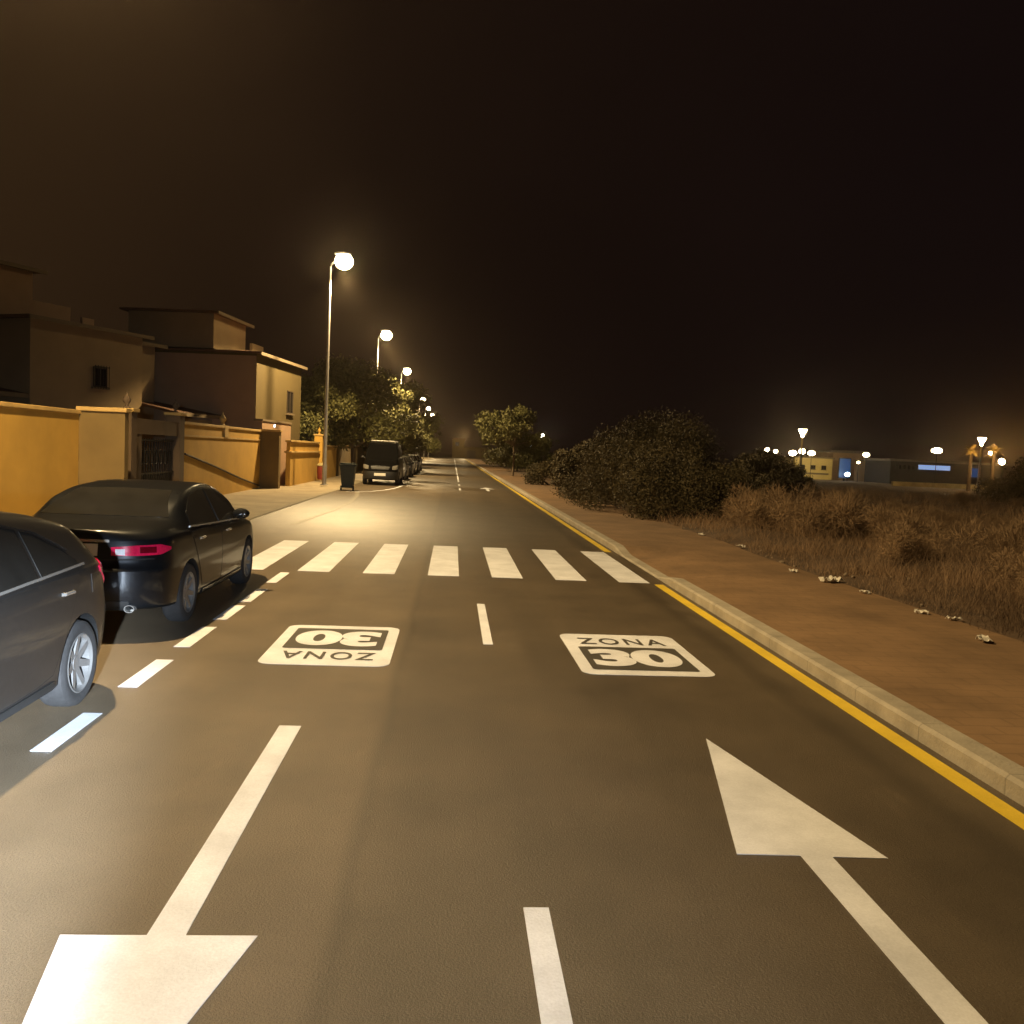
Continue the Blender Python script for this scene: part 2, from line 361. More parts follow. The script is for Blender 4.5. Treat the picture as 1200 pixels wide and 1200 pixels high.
def rrect(x0, x1, y0, y1, r, n=5):
    o = []
    for cx, cy, a0 in ((x1-r, y1-r, 0), (x0+r, y1-r, 90), (x0+r, y0+r, 180), (x1-r, y0+r, 270)):
        for k in range(n+1):
            a = R(a0+90*k/n); o.append((cx+r*math.cos(a), cy+r*math.sin(a)))
    return o
def text_mesh(txt, size_x, size_y, cx, cy, z, off, name, m, parent, spacing=1.):
    cu = bpy.data.curves.new('t', 'FONT'); cu.body = txt; cu.size = 1; cu.offset = off; cu.space_character = spacing
    o = bpy.data.objects.new('t', cu); C.objects.link(o); dg = bpy.context.evaluated_depsgraph_get(); dg.update()
    me = bpy.data.meshes.new_from_object(o.evaluated_get(dg)); bpy.data.objects.remove(o); bpy.data.curves.remove(cu)
    co = np.array([v.co[:] for v in me.vertices]); lo, hi = co.min(0), co.max(0)
    for v in me.vertices:
        v.co.x = cx+((v.co.x-lo[0])/(hi[0]-lo[0])-.5)*size_x; v.co.y = cy+((v.co.y-lo[1])/(hi[1]-lo[1])-.5)*size_y; v.co.z = z
    me.materials.clear(); me.materials.append(m); me.name = name
    return link(bpy.data.objects.new(name, me), parent)
def zona(cx, cy, w, l, rz, label):
    t = empty('zone_marking', (cx, cy, 0), rz, label, 'road marking')
    o = rrect(-w/2, w/2, -l/2, l/2, .13); n = len(o)
    v = [(x, y, .001) for x, y in o]+[(x, y, Z1) for x, y in o]
    MB().add(v, [tuple(range(n, 2*n)), tuple(range(n))[::-1]]+[(i, (i+1) % n, n+(i+1) % n, n+i) for i in range(n)]).build('white_panel', M['white_paint'], t)
    sheet('number_field', rrect(-w*.405, w*.405, -l*.40, l*.14, .03), .008, M['dark_paint'], t)
    text_mesh('30', w*.71, l*.40, 0, -l*.13, .012, .055, 'number', M['white_paint'], t, .98)
    text_mesh('ZONA', w*.74, l*.17, 0, l*.295, .008, .012, 'lettering', M['dark_paint'], t, 1.25)
zona(1.87, 8.57, 1.25, 1.76, R(.6), 'white ZONA 30 road panel near the yellow kerb line, lettering upright')
zona(-1.09, 8.63, 1.18, 1.74, math.pi, 'white ZONA 30 road panel near the parked cars, lettering upside down')

mark('worn_line', curve_line([(-3.83, 21.5), (-3.6, 27), (-3.55, 31), (-3.75, 35), (-4.1, 38.4)], .16), paintmat('worn_paint', (.24, .20, .14), .6), 'faint worn pale line beyond the zebra crossing leading to the green bin')
# ------------------------------------------------------------------ cars
def pchip(xs, ys):
    xs = np.array(xs, float); ys = np.array(ys, float); h = np.diff(xs); d = np.diff(ys)/h; m = np.zeros(len(xs))
    for i in range(1, len(xs)-1):
        if d[i-1]*d[i] > 0:
            w1, w2 = 2*h[i]+h[i-1], h[i]+2*h[i-1]; m[i] = (w1+w2)/(w1/d[i-1]+w2/d[i])
    m[0], m[-1] = d[0], d[-1]
    def f(x):
        x = min(max(x, xs[0]), xs[-1]); i = min(max(int(np.searchsorted(xs, x))-1, 0), len(h)-1)
        t = (x-xs[i])/h[i]; a = t*t*t; b = t*t
        return (2*a-3*b+1)*ys[i]+(a-2*b+t)*h[i]*m[i]+(-2*a+3*b)*ys[i+1]+(a-b)*h[i]*m[i+1]
    return f
def catmull(P, n):
    P = np.array(P); out = []
    for i in range(len(P)-1):
        p0 = P[max(i-1, 0)]; p1 = P[i]; p2 = P[i+1]; p3 = P[min(i+2, len(P)-1)]
        for k in range(n):
            t = k/n
            out.append(.5*((2*p1)+(-p0+p2)*t+(2*p0-5*p1+4*p2-p3)*t*t+(-p0+3*p1-3*p2+p3)*t**3))
    out.append(P[-1]); return np.array(out)
def wheel(parent, x, y, r, side, spokes, wmat='alloy'):
    w = .105
    hub = MB().lathe([(.02, -.03), (.13, -.03), (.13, .02), (.02, .02)], 16, 'x', (0, 0, 0)).build('wheel', M['trim_black'], parent, True)
    hub.location = (x, y, r)
    if side < 0: hub.rotation_euler = (0, 0, math.pi)
    MB().lathe([(r*.66, -w), (r*.9, -w), (r*.97, -w*.8), (r, -w*.5), (r, w*.5), (r*.97, w*.85), (r*.90, w), (r*.80, w*1.04), (r*.67, w*.92), (r*.66, w*.6), (r*.66, -w)], 40, 'x', cap=False).build('tyre', M['rubber'], hub, True, sharp=30)
    rim = MB()
    rim.lathe([(.05, w*.10), (r*.64, w*.10), (r*.64, w*.02), (.05, w*.02)], 30, 'x')
    rim.lathe([(r*.655, -w*.9), (r*.665, w*.80), (r*.69, w*.95), (r*.66, w*.98), (r*.60, w*.80), (r*.60, -w*.9), (r*.655, -w*.9)], 40, 'x', cap=False)
    rim.lathe([(.001, w*.62), (.05, w*.66), (.062, w*.5), (.062, w*.2), (.001, w*.2)], 20, 'x')
    for k in range(spokes):
        a = 2*math.pi*k/spokes; rm = Matrix.Rotation(a, 4, 'X')
        q = [(w*.35, -.030, .045), (w*.62, -.030, .045), (w*.62, .030, .045), (w*.35, .030, .045), (w*.5, -.022, r*.63), (w*.86, -.022, r*.63), (w*.86, .022, r*.63), (w*.5, .022, r*.63)]
        rim.add([rm @ Vector(p) for p in q], [(0, 1, 2, 3), (4, 7, 6, 5), (0, 4, 5, 1), (1, 5, 6, 2), (2, 6, 7, 3), (3, 7, 4, 0)])
    rim.build('rim', M[wmat], hub, True, sharp=35)
    return hub
def car(sp, label, cat, loc, rz, group=None):
    root = empty(sp['name'], loc, rz, label, cat, group)
    L, W = sp['L'], sp['W']; zt, zb, z0 = pchip(*zip(*sp['top'])), pchip(*zip(*sp['belt'])), pchip(*zip(*sp['bot']))
    er, ef, n = sp.get('er', .55), sp.get('ef', .7), sp.get('n', 3.)
    nr = sp.get('nr', n)
    st = []
    for k in range(18):
        th = R(90)*(1-k/18); st.append((-L/2+er-er*math.sin(th)**(2/nr), max(.0005, math.cos(th)**(2/nr))))
    for y in np.linspace(-L/2+er, L/2-ef, 56): st.append((y, 1.))
    for k in range(1, 19):
        th = R(90)*k/18; st.append((L/2-ef+ef*math.sin(th)**(2/n), max(.0005, math.cos(th)**(2/n))))
    G = []; wpl = pchip(*zip(*sp['plan'])); tum = sp.get('tum', .5)
    lean = pchip(*zip(*sp['lean'])); leanf = pchip(*zip(*sp['leanf']))
    for y, s in st:
        w = W/2*wpl(y)
        a, b, t = z0(y), zb(y), zt(y); H = max(t-b, .02); xb = .945*w; xr = xb-tum*H
        P = [(0, a), (.6*w, a), (.92*w, a+.015), (.975*w, a+.09), (.998*w, a+(b-a)*.42), (w, a+(b-a)*.62), (.985*w, b-.13*(b-a)), (.968*w, b-.03), (xb, b),
             (xr+(xb-xr)*.52, b+.5*H), (xr+(xb-xr)*.10, b+.88*H), (xr-.07, b+.975*H), (xr*.5, t-.004), (0, t)]
        if H < .3:
            q = max(0, (H-.1)/.2)
            P[9] = tuple(np.array(P[9])*q+np.array((xb-.10*w, b+.52*H))*(1-q)); P[10] = tuple(np.array(P[10])*q+np.array((xb*.72, b+.82*H))*(1-q)); P[11] = tuple(np.array(P[11])*q+np.array((xb*.5, b+.93*H))*(1-q)); P[12] = tuple(np.array(P[12])*q+np.array((xb*.25, t-.003))*(1-q))
        c = catmull(P, 4); row = []
        for x, z in c:
            k = max(0, min(1, (-y-(L/2-er-.15))/(er+.15))); kf = max(0, min(1, (y-(L/2-ef))/ef))
            row.append((x*s, y+lean(z)*k*k*(3-2*k)-leanf(z)*kf*kf*(3-2*kf), z))
        G.append(row)
    nu = len(G[0]); V = []; F = []
    full = 2*nu-2
    for row in G:
        V += row; V += [(-x, y, z) for x, y, z in row[-2:0:-1]]
    for i in range(len(G)-1):
        for k in range(full): F.append((i*full+k, i*full+(k+1) % full, (i+1)*full+(k+1) % full, (i+1)*full+k))
    me = bpy.data.meshes.new('body'); me.from_pydata(V, [], F)
    bm = bmesh.new(); bm.from_mesh(me); bmesh.ops.remove_doubles(bm, verts=bm.verts, dist=.004)
    bmesh.ops.holes_fill(bm, edges=[e for e in bm.edges if e.is_boundary]); bmesh.ops.recalc_face_normals(bm, faces=bm.faces)
    bm.to_mesh(me); bvh = BVHTree.FromBMesh(bm); bm.free()
    me.materials.append(M[sp['paint']]); me.materials.append(M['trim_black'])
    body = link(bpy.data.objects.new('body', me), root)
    r = sp['r']
    for wy in sp['wheels']:
        for s in (-1, 1):
            cut = MB().lathe([(r*1.13, -.5), (r*1.13, .5)], 40, 'x', (s*(W/2+.22), wy, r*1.02)).build('cutter', M['trim_black'], root)
            md = body.modifiers.new('b', 'BOOLEAN'); md.operation = 'DIFFERENCE'; md.solver = 'EXACT'; md.object = cut
            bpy.context.view_layer.update(); dg = bpy.context.evaluated_depsgraph_get()
            nm = bpy.data.meshes.new_from_object(body.evaluated_get(dg)); body.modifiers.clear(); body.data = nm
            bpy.data.objects.remove(cut)
    nm = body.data; nm.name = 'body'
    while len(nm.materials) > 2: nm.materials.pop()
    for p in nm.polygons:
        c = p.center; ins = False
        for wy in sp['wheels']:
            d = math.hypot(c.y-wy, c.z-r*1.02)
            if d < r*1.135 and (abs(p.normal.x) < .3 and abs(d-r*1.13) < .02 or abs(c.x) < W/2-.2): ins = True
        p.material_index = 1 if (ins or c.z < z0(c.y)+.012) else 0
    nm.shade_smooth(); nm.set_sharp_from_angle(angle=R(38))
    def patch(name, up, lo, d, off, m, par=None, nn=14, mm=6, th=.012):
        """a panel laid on the body: up/lo are edge polylines in (u, z) seen along direction d"""
        d = Vector(d).normalized(); uax = Vector((0, 0, 1)).cross(-d)
        if uax.length < .01: uax = Vector((1, 0, 0))
        uax.normalize(); vax = Vector((0, 0, 1))
        def resamp(pl, n):
            pl = [np.array(p, float) for p in pl]; ln = [0]
            for a, b in zip(pl, pl[1:]): ln.append(ln[-1]+np.linalg.norm(b-a))
            out = []
            for k in range(n+1):
                s_ = ln[-1]*k/n; i = min(max(int(np.searchsorted(ln, s_))-1, 0), len(pl)-2); t = (s_-ln[i])/max(1e-9, ln[i+1]-ln[i]); out.append(pl[i]+(pl[i+1]-pl[i])*t)
            return out
        U, B = resamp(up, nn), resamp(lo, nn); vs = []; vi = []
        for j in range(mm+1):
            for i in range(nn+1):
                p = U[i]+(B[i]-U[i])*j/mm
                o = uax*p[0]+vax*p[1]-d*8
                h, nrm, _, _ = bvh.ray_cast(o, d)
                if h is None: h, nrm, _, _ = bvh.find_nearest(o+d*(8+p[0]*0))
                if nrm.dot(d) > 0: nrm = -nrm
                vs.append(h+nrm*off); vi.append(h+nrm*(off-th))
        n1 = nn+1; f = [(j*n1+i, j*n1+i+1, (j+1)*n1+i+1, (j+1)*n1+i) for j in range(mm) for i in range(nn)]
        k = len(vs); fi = [tuple(q+k for q in reversed(a)) for a in f]
        bd = [i for i in range(n1)]+[j*n1+nn for j in range(1, mm+1)]+[mm*n1+i for i in range(nn-1, -1, -1)]+[j*n1 for j in range(mm-1, 0, -1)]
        sd = [(bd[i], bd[(i+1) % len(bd)], bd[(i+1) % len(bd)]+k, bd[i]+k) for i in range(len(bd))]
        return MB().add(vs+vi, f+fi+sd).build(name, m, par or root, True, sharp=50)
    sp['extra'](root, patch, body, bvh)
    for wy in sp['wheels']:
        for s in (-1, 1): wheel(root, s*(W/2-.12), wy, r, s, sp.get('spokes', 5))
    return root
def flip(pl): return [(-a, b) for a, b in pl]
# side views: direction (-1,0,0) looks at the right flank: u axis = (0,1,0)?  computed once here
def side_dirs(): return ((-1, 0, 0), 1), ((1, 0, 0), -1)
def both(patch, name, up, lo, off, m, par=None, **k):
    out = []
    for d, s in side_dirs():
        # u axis of patch() is z x (-d): d=(-1,0,0) -> z x x = +y ; d=(1,0,0) -> -y
        u = up if s > 0 else flip(up); l = lo if s > 0 else flip(lo)
        out.append(patch(name, u, l, d, off, m, par, **k))
    return out
def mirror(root, x, y, z, paint):
    for s in (-1, 1):
        mb = MB().ico((s*(x+.10), y, z+.03), .1, 2, 0, (1.15, .75, .72)); mb.tube([(s*(x-.06), y+.03, z-.03), (s*(x+.05), y+.01, z)], .025, 8)
        o = mb.build('wing_mirror', M[paint], root, True)
        MB().ico((s*(x+.10), y-.062, z+.03), .082, 2, 0, (1.1, .2, .68)).build('mirror_glass', M['car_glass'], o, True)
def handle(root, patch_par, bvh, s, y, z, m):
    h, nrm, _, _ = bvh.ray_cast(Vector((s*4, y, z)), Vector((-s, 0, 0)))
    x = h.x+s*.022
    MB().tube([(x-s*.02, y-.085, z), (x, y-.07, z+.002), (x, y+.07, z+.004), (x-s*.02, y+.085, z+.004)], .013, 8).build('door_handle', M[m], patch_par, True)
def doors(root, patch, bvh, list_, paint, hm):
    for up, lo, hy, hz in list_:
        o = both(patch, 'door', up, lo, .004, M[paint], nn=16, mm=10)
        g = 0.009
        for i, (d, dr) in enumerate(zip(o, (1, -1))):
            U = [(u, z) for u, z in up]; Lw = [(u, z) for u, z in lo]
            cx = sum(u for u, z in up)/len(up)
            U2 = [(u+g*(1 if u > cx else -1)*1.0, z+.004) for u, z in U]; L2 = [(u+g*(1 if u > cx else -1), z-g) for u, z in Lw]
            if dr < 0: U2, L2 = flip(U2), flip(L2)
            patch('door_gap', U2, L2, (-dr, 0, 0), .0018, M['seam_black'], d, nn=16, mm=10)
            handle(root, d, bvh, dr, hy, hz, hm)

def sedan_extra(root, patch, body, bvh):
    gl = M['car_glass']
    both(patch, 'side_window', [(-1.12, 1.16), (-.80, 1.31), (-.35, 1.365), (-.12, 1.37)], [(-1.16, 1.03), (-.8, 1.015), (-.4, .995), (-.12, .985)], .005, gl)
    both(patch, 'side_window', [(-.05, 1.37), (.25, 1.34), (.55, 1.22), (.90, 1.02)], [(-.05, .985), (.25, .972), (.6, .96), (.97, .95)], .005, gl)
    both(patch, 'window_trim', [(-1.2, 1.022), (-.4, .992), (.4, .966), (1.0, .945)], [(-1.2, 1.008), (-.4, .978), (.4, .952), (1.0, .931)], .012, M['chrome'], mm=2, nn=20)
    # rear window and windscreen seen from straight behind / ahead
    patch('rear_window', [(.50, 1.375), (0, 1.385), (-.50, 1.375)], [(.66, 1.125), (0, 1.128), (-.66, 1.125)], (0, 1, 0), .005, gl, nn=20, mm=10)
    patch('windscreen', [(-.50, 1.37), (0, 1.385), (.50, 1.37)], [(-.70, 1.06), (0, 1.065), (.70, 1.06)], (0, -1, 0), .005, gl, nn=20, mm=10)
    doors(root, patch, bvh, [([(-1.25, .96), (-.7, .965), (-.1, .95)], [(-.86, .33), (-.5, .30), (-.1, .30)], -.92, .87),
                             ([(-.08, .95), (.4, .935), (1.02, .91)], [(-.08, .30), (.4, .30), (.95, .32)], .20, .86)], 'black_lacquer', 'chrome')
    for s in (-1, 1):
        q = (lambda pl: pl) if s > 0 else flip
        d = Vector((-s, 1.6, 0))
        # diagonal view: u runs along the corner
        un = Vector((0, 0, 1)).cross(-d.normalized())
        def uv(x, y): return x*un.x+y*un.y
        pts = [(s*.40, -2.26), (s*.62, -2.22), (s*.80, -2.05), (s*.86, -1.92)]
        us = [uv(*p) for p in pts]
        tl = patch('tail_light', [(us[0], .885), (us[1], .90), (us[2], .905), (us[3], .87)], [(us[0], .805), (us[1], .80), (us[2], .805), (us[3], .845)], d, .010, M['red_lens'], nn=22, mm=6, th=.02)
        wa, wb_ = us[0]+(us[2]-us[0])*.55, us[0]+(us[2]-us[0])*.9
        patch('inner_lens', [(wa, .885), (wb_, .885)], [(wa, .825), (wb_, .825)], d, .014, M['dark_lens'], tl, nn=8, mm=4)
        w = us[0]+(us[2]-us[0])*.08; w2 = us[0]+(us[2]-us[0])*.26
        patch('reversing_lens', [(w, .865), (w2, .868)], [(w, .81), (w2, .806)], d, .016, M['clear_lens'], tl, nn=6, mm=4)
    patch('number_plate', [(.26, .915), (-.26, .915)], [(.26, .80), (-.26, .80)], (0, 1, 0), .014, M['number_plate'])
    patch('boot_gap', [(.74, .774), (0, .767), (-.74, .774)], [(.74, .760), (0, .753), (-.74, .760)], (0, 1, 0), .003, M['seam_black'], nn=24, mm=2)
    patch('boot_trim', [(.36, .955), (0, .96), (-.36, .955)], [(.36, .93), (0, .935), (-.36, .93)], (0, 1, 0), .012, M['chrome'], nn=16, mm=2)
    patch('bumper_strip', [(.80, .675), (0, .68), (-.80, .675)], [(.80, .655), (0, .66), (-.80, .655)], (0, 1, 0), .016, M['black_lacquer'], nn=30, mm=2)
    patch('bumper_valance', [(.55, .36), (0, .37), (-.55, .36)], [(.55, .27), (0, .27), (-.55, .27)], (0, 1, 0), .008, M['trim_black'], nn=20, mm=4)
    for s in (-1, 1):
        e = MB().lathe([(.048, -.10), (.052, .02), (.045, .02), (.045, -.08)], 18, 'z').build('exhaust_tip', M['chrome'], root, True)
        e.rotation_euler = (R(90), 0, 0); e.location = (s*.56, -2.22, .285)
        e.scale = (.95, .72, 1)
    mirror(root, .80, .78, .99, 'black_lacquer')
    for s in (-1, 1):
        patch('headlight', [(-s*.42, .70), (-s*.60, .71), (-s*.78, .72)], [(-s*.42, .60), (-s*.60, .60), (-s*.78, .62)], (0, -1, 0), .008, M['clear_lens'])
    patch('grille', [(-.34, .66), (.34, .66)], [(-.28, .55), (.28, .55)], (0, -1, 0), .008, M['trim_black'])
    patch('side_skirt', [(-.85, .285), (0, .28), (.95, .285)], [(-.85, .22), (0, .215), (.95, .22)], (-1, 0, 0), .014, M['black_lacquer'], nn=20, mm=3)
SEDAN = dict(name='sedan', L=4.66, W=1.78, r=.318, wheels=(-1.34, 1.34), paint='black_lacquer', er=.62, ef=.8, n=2.7, nr=3.0, tum=.52, spokes=7,
    top=[(-2.33, 1.05), (-1.95, 1.085), (-1.62, 1.105), (-1.5, 1.125), (-1.1, 1.29), (-.65, 1.405), (0, 1.45), (.35, 1.43), (.62, 1.36), (1.2, 1.07), (1.35, 1.01), (1.9, .90), (2.33, .74)],
    belt=[(-2.33, .955), (-1.6, .995), (-1.0, .995), (0, .955), (1.0, .92), (1.7, .84), (2.33, .66)],
    bot=[(-2.33, .27), (-1.9, .235), (-1, .20), (1, .20), (1.9, .21), (2.33, .24)],
    plan=[(-2.33, .93), (-1.5, .985), (0, 1), (1.3, .99), (2.33, .93)],
    lean=[(.2, .10), (.35, .03), (.5, .0), (.66, .0), (.70, .05), (.8, .07), (1.0, .10), (1.1, .13), (1.5, .2)], leanf=[(.2, .06), (.4, 0), (.6, .0), (.8, .15), (1.5, .3)], extra=sedan_extra)
car(SEDAN, 'black four-door sedan with red tail lights parked ahead of the grey hatchback', 'car', (-3.65, 10.88, 0), 0)

def hatch_extra(root, patch, body, bvh):
    gl = M['car_glass']
    both(patch, 'side_window', [(-1.30, 1.06), (-1.12, 1.17), (-.86, 1.285), (-.74, 1.31)], [(-1.34, 1.025), (-1.1, 1.02), (-.86, 1.015), (-.74, 1.01)], .005, gl)
    both(patch, 'side_window', [(-.69, 1.32), (-.40, 1.375), (-.1, 1.395), (.08, 1.395)], [(-.69, 1.01), (-.4, 1.0), (-.1, .99), (.08, .985)], .005, gl)
    both(patch, 'side_window', [(.14, 1.39), (.5, 1.34), (.8, 1.22), (1.15, 1.02)], [(.14, .98), (.5, .97), (.8, .96), (1.22, .95)], .005, gl)
    both(patch, 'window_trim', [(-1.40, 1.026), (-.5, 1.004), (.4, .975), (1.2, .948)], [(-1.40, 1.010), (-.5, .988), (.4, .96), (1.2, .934)], .012, M['chrome'], mm=2, nn=20)
    both(patch, 'roof_rail', [(-1.25, 1.165), (-.9, 1.32), (-.4, 1.412), (.1, 1.432)], [(-1.25, 1.135), (-.9, 1.29), (-.4, 1.395), (.1, 1.415)], .012, M['grey_lacquer'], mm=2, nn=24)
    patch('rear_window', [(.52, 1.34), (0, 1.36), (-.52, 1.34)], [(.62, 1.10), (0, 1.10), (-.62, 1.10)], (0, 1, 0), .005, gl, nn=20, mm=10)
    patch('windscreen', [(-.55, 1.40), (0, 1.42), (.55, 1.40)], [(-.72, 1.05), (0, 1.055), (.72, 1.05)], (0, -1, 0), .005, gl, nn=20, mm=10)
    doors(root, patch, bvh, [([(-1.28, .965), (-.9, .97), (-.45, .965), (.08, .955)], [(-.82, .34), (-.6, .31), (-.3, .30), (.08, .30)], -1.02, .86),
                             ([(.10, .955), (.5, .94), (1.1, .92)], [(.10, .30), (.5, .30), (.95, .32)], -.0+.26, .86)], 'grey_lacquer', 'chrome')
    both(patch, 'fuel_flap', [(-1.62, .93), (-1.46, .935)], [(-1.62, .80), (-1.46, .80)], .005, M['grey_lacquer'], nn=4, mm=4)
    both(patch, 'side_skirt', [(-.85, .29), (0, .28), (.95, .29)], [(-.85, .21), (0, .20), (.95, .21)], .012, M['trim_black'], nn=20, mm=3)
    for s in (-1, 1):
        d = Vector((-s, 1.6, 0)); un = Vector((0, 0, 1)).cross(-d.normalized())
        us = [x*un.x+y*un.y for x, y in [(s*.50, -2.02), (s*.66, -1.98), (s*.78, -1.85), (s*.84, -1.66)]]
        patch('tail_light', [(us[0], 1.0), (us[1], 1.01), (us[2], 1.0), (us[3], .97)], [(us[0], .80), (us[1], .78), (us[2], .80), (us[3], .93)], d, .010, M['red_lens'], nn=18, mm=6, th=.02)
    patch('number_plate', [(.26, .86), (-.26, .86)], [(.26, .75), (-.26, .75)], (0, 1, 0), .014, M['number_plate'])
    patch('bumper_strip', [(.78, .62), (0, .625), (-.78, .62)], [(.78, .59), (0, .595), (-.78, .59)], (0, 1, 0), .012, M['trim_black'], nn=24, mm=2)
    mirror(root, .80, .98, .98, 'grey_lacquer')
    for s in (-1, 1):
        patch('headlight', [(-s*.40, .74), (-s*.60, .77), (-s*.78, .82)], [(-s*.42, .63), (-s*.60, .63), (-s*.78, .68)], (0, -1, 0), .008, M['clear_lens'])
    patch('grille', [(-.40, .52), (.40, .52)], [(-.40, .36), (.40, .36)], (0, -1, 0), .008, M['trim_black'])
    patch('front_plate', [(-.26, .60), (.26, .60)], [(-.26, .49), (.26, .49)], (0, -1, 0), .014, M['number_plate'])
HATCH = dict(name='hatchback', L=4.32, W=1.76, r=.312, wheels=(-1.27, 1.38), paint='grey_lacquer', er=.62, ef=.85, n=2.6, nr=2.9, tum=.52, spokes=7,
    top=[(-2.16, 1.02), (-1.95, 1.11), (-1.80, 1.18), (-1.45, 1.31), (-.9, 1.43), (-.2, 1.49), (.4, 1.46), (.8, 1.36), (1.4, 1.03), (1.6, .97), (2.0, .84), (2.16, .72)],
    belt=[(-2.16, .96), (-1.6, 1.01), (-1.0, 1.0), (0, .965), (1.1, .92), (1.7, .82), (2.16, .64)],
    bot=[(-2.16, .28), (-1.8, .24), (-1, .20), (1, .20), (1.8, .21), (2.16, .24)],
    plan=[(-2.16, .94), (-1.4, .985), (0, 1), (1.2, .985), (2.16, .92)],
    lean=[(.2, .10), (.35, .03), (.5, .0), (.62, .0), (.70, .03), (.95, .08), (1.1, .16), (1.5, .2)], leanf=[(.2, .06), (.4, 0), (.6, .02), (.8, .15), (1.5, .3)], extra=hatch_extra)
hb = car(HATCH, 'dark grey hatchback with alloy wheel parked closest, behind the black sedan', 'car', (-3.49, 5.15, 0), math.pi)

def van_extra(root, patch, body, bvh):
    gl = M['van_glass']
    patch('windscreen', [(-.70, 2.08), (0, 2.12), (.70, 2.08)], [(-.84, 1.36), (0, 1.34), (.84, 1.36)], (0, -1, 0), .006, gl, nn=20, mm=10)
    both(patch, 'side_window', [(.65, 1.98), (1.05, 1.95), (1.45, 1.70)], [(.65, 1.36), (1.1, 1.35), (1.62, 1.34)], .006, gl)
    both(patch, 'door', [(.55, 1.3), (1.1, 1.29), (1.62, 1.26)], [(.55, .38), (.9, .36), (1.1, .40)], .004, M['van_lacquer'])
    for s in (-1, 1):
        patch('headlight', [(-s*.62, 1.02), (-s*.75, 1.05), (-s*.90, 1.08)], [(-s*.62, .84), (-s*.75, .84), (-s*.90, .88)], (0, -1, 0), .01, M['shaded_lens'])
    patch('grille', [(-.5, 1.0), (.5, 1.0)], [(-.45, .84), (.45, .84)], (0, -1, 0), .01, M['trim_black'])
    patch('number_plate', [(-.30, .64), (.30, .64)], [(-.30, .50), (.30, .50)], (0, -1, 0), .02, M['number_plate'])
    patch('bumper', [(-.95, .72), (0, .74), (.95, .72)], [(-.95, .36), (0, .34), (.95, .36)], (0, -1, 0), .014, M['trim_black'], nn=24)
    mirror(root, .92, 1.35, 1.42, 'trim_black')
    rk = MB()
    for s in (-1, 1): rk.tube([(s*.62, .9, 2.36), (s*.62, -2.0, 2.36)], .02, 8)
    for y in (.7, -.3, -1.3): rk.tube([(-.66, y, 2.35), (.66, y, 2.35)], .022, 8); rk.tube([(-.62, y, 2.2), (-.62, y, 2.36)], .02, 8); rk.tube([(.62, y, 2.2), (.62, y, 2.36)], .02, 8)
    rk.build('roof_rack', M['lamp_steel'], root, True)
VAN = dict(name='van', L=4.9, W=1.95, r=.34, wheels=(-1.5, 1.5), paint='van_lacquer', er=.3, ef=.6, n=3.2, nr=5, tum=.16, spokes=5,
    top=[(-2.45, 2.20), (-2.2, 2.28), (0, 2.30), (.7, 2.26), (1.0, 2.12), (1.75, 1.36), (1.9, 1.24), (2.45, 1.05)],
    belt=[(-2.45, 1.3), (0, 1.3), (1.2, 1.28), (1.9, 1.12), (2.45, .95)], bot=[(-2.45, .36), (-1, .30), (1, .30), (2.45, .30)],
    plan=[(-2.45, .97), (0, 1), (1.4, .99), (2.45, .93)], lean=[(.2, .0), (2.3, .06)], leanf=[(.2, .05), (.5, 0), (.8, .05), (1.1, .15), (2.3, .4)], extra=van_extra)
car(VAN, 'dark van with roof rack and number plate parked beside the green bin', 'van', (-3.78, 48.6, 0), math.pi)
SMALL = dict(HATCH); SMALL.update(name='parked_car', paint='silver_lacquer')
proto = car(SMALL, 'silver car parked directly behind the dark van', 'car', (-3.75, 57.0, 0), math.pi, 'cars parked in a row beyond the van')
def recolor(o, m):
    for ch in o.children:
        if ch.type == 'MESH' and ch.name.split('.')[0] in ('body', 'door', 'fuel_flap', 'roof_rail', 'wing_mirror'):
            ch.material_slots[0].link = 'OBJECT'; ch.material_slots[0].material = m
for y, mm, lb in ((63.0, 'black_lacquer', 'black car parked third in the row behind the van'), (69.5, 'silver_lacquer', 'silver car further up the row of parked cars, under the trees'),
                  (76.0, 'grey_lacquer', 'grey car parked next to last in the far row'), (84.0, 'silver_lacquer', 'pale car parked last and farthest in the row beyond the van')):
    c = copy_tree(proto); c.location = (-3.75+random.uniform(-.08, .08), y, 0); c['label'] = lb; recolor(c, M[mm])

# ------------------------------------------------------------------ street lamps
def lamp_light(name, loc, col, power, size, cone=None, blend=.4, parent=None, rot=None):
    l = bpy.data.lights.new(name, 'SPOT' if cone else 'POINT'); l.color = col; l.energy = power; l.shadow_soft_size = size
    if cone: l.spot_size = R(cone); l.spot_blend = blend
    o = bpy.data.objects.new(name, l); link(o, parent); o.location = loc
    if rot: o.rotation_euler = rot
    return o
SOD = (1., .715, .345); LP = 8500
def street_lamp():
    t = empty('street_lamp', (0, 0, 0))
    MB().lathe([(.11, .0), (.11, .9), (.085, 1.0), (.075, 4), (.055, 9.7), (.05, 10.15)], 16).lathe([(.2, 0), (.2, .03), (.1, .03)], 16).build('pole', M['lamp_steel'], t, True)
    MB().tube([(0, 0, 10.05), (.04, 0, 10.25), (.16, 0, 10.38), (.34, 0, 10.44)], .035, 10).build('arm', M['lamp_steel'], t, True)
    h = MB(); h.ico((.55, 0, 10.76), .40, 3, 0, (1, .62, .22)); h.build('lamp_housing', M['lamp_steel'], t, True)
    b = MB(); b.ico((.62, 0, 10.42), .42, 3, 0, (1.0, .95, .90)); b.build('lamp_bowl', M['lamp_glow'], t, True)  # bowl enlarged to a round blob in place of lens bloom
    return t
sl = street_lamp()
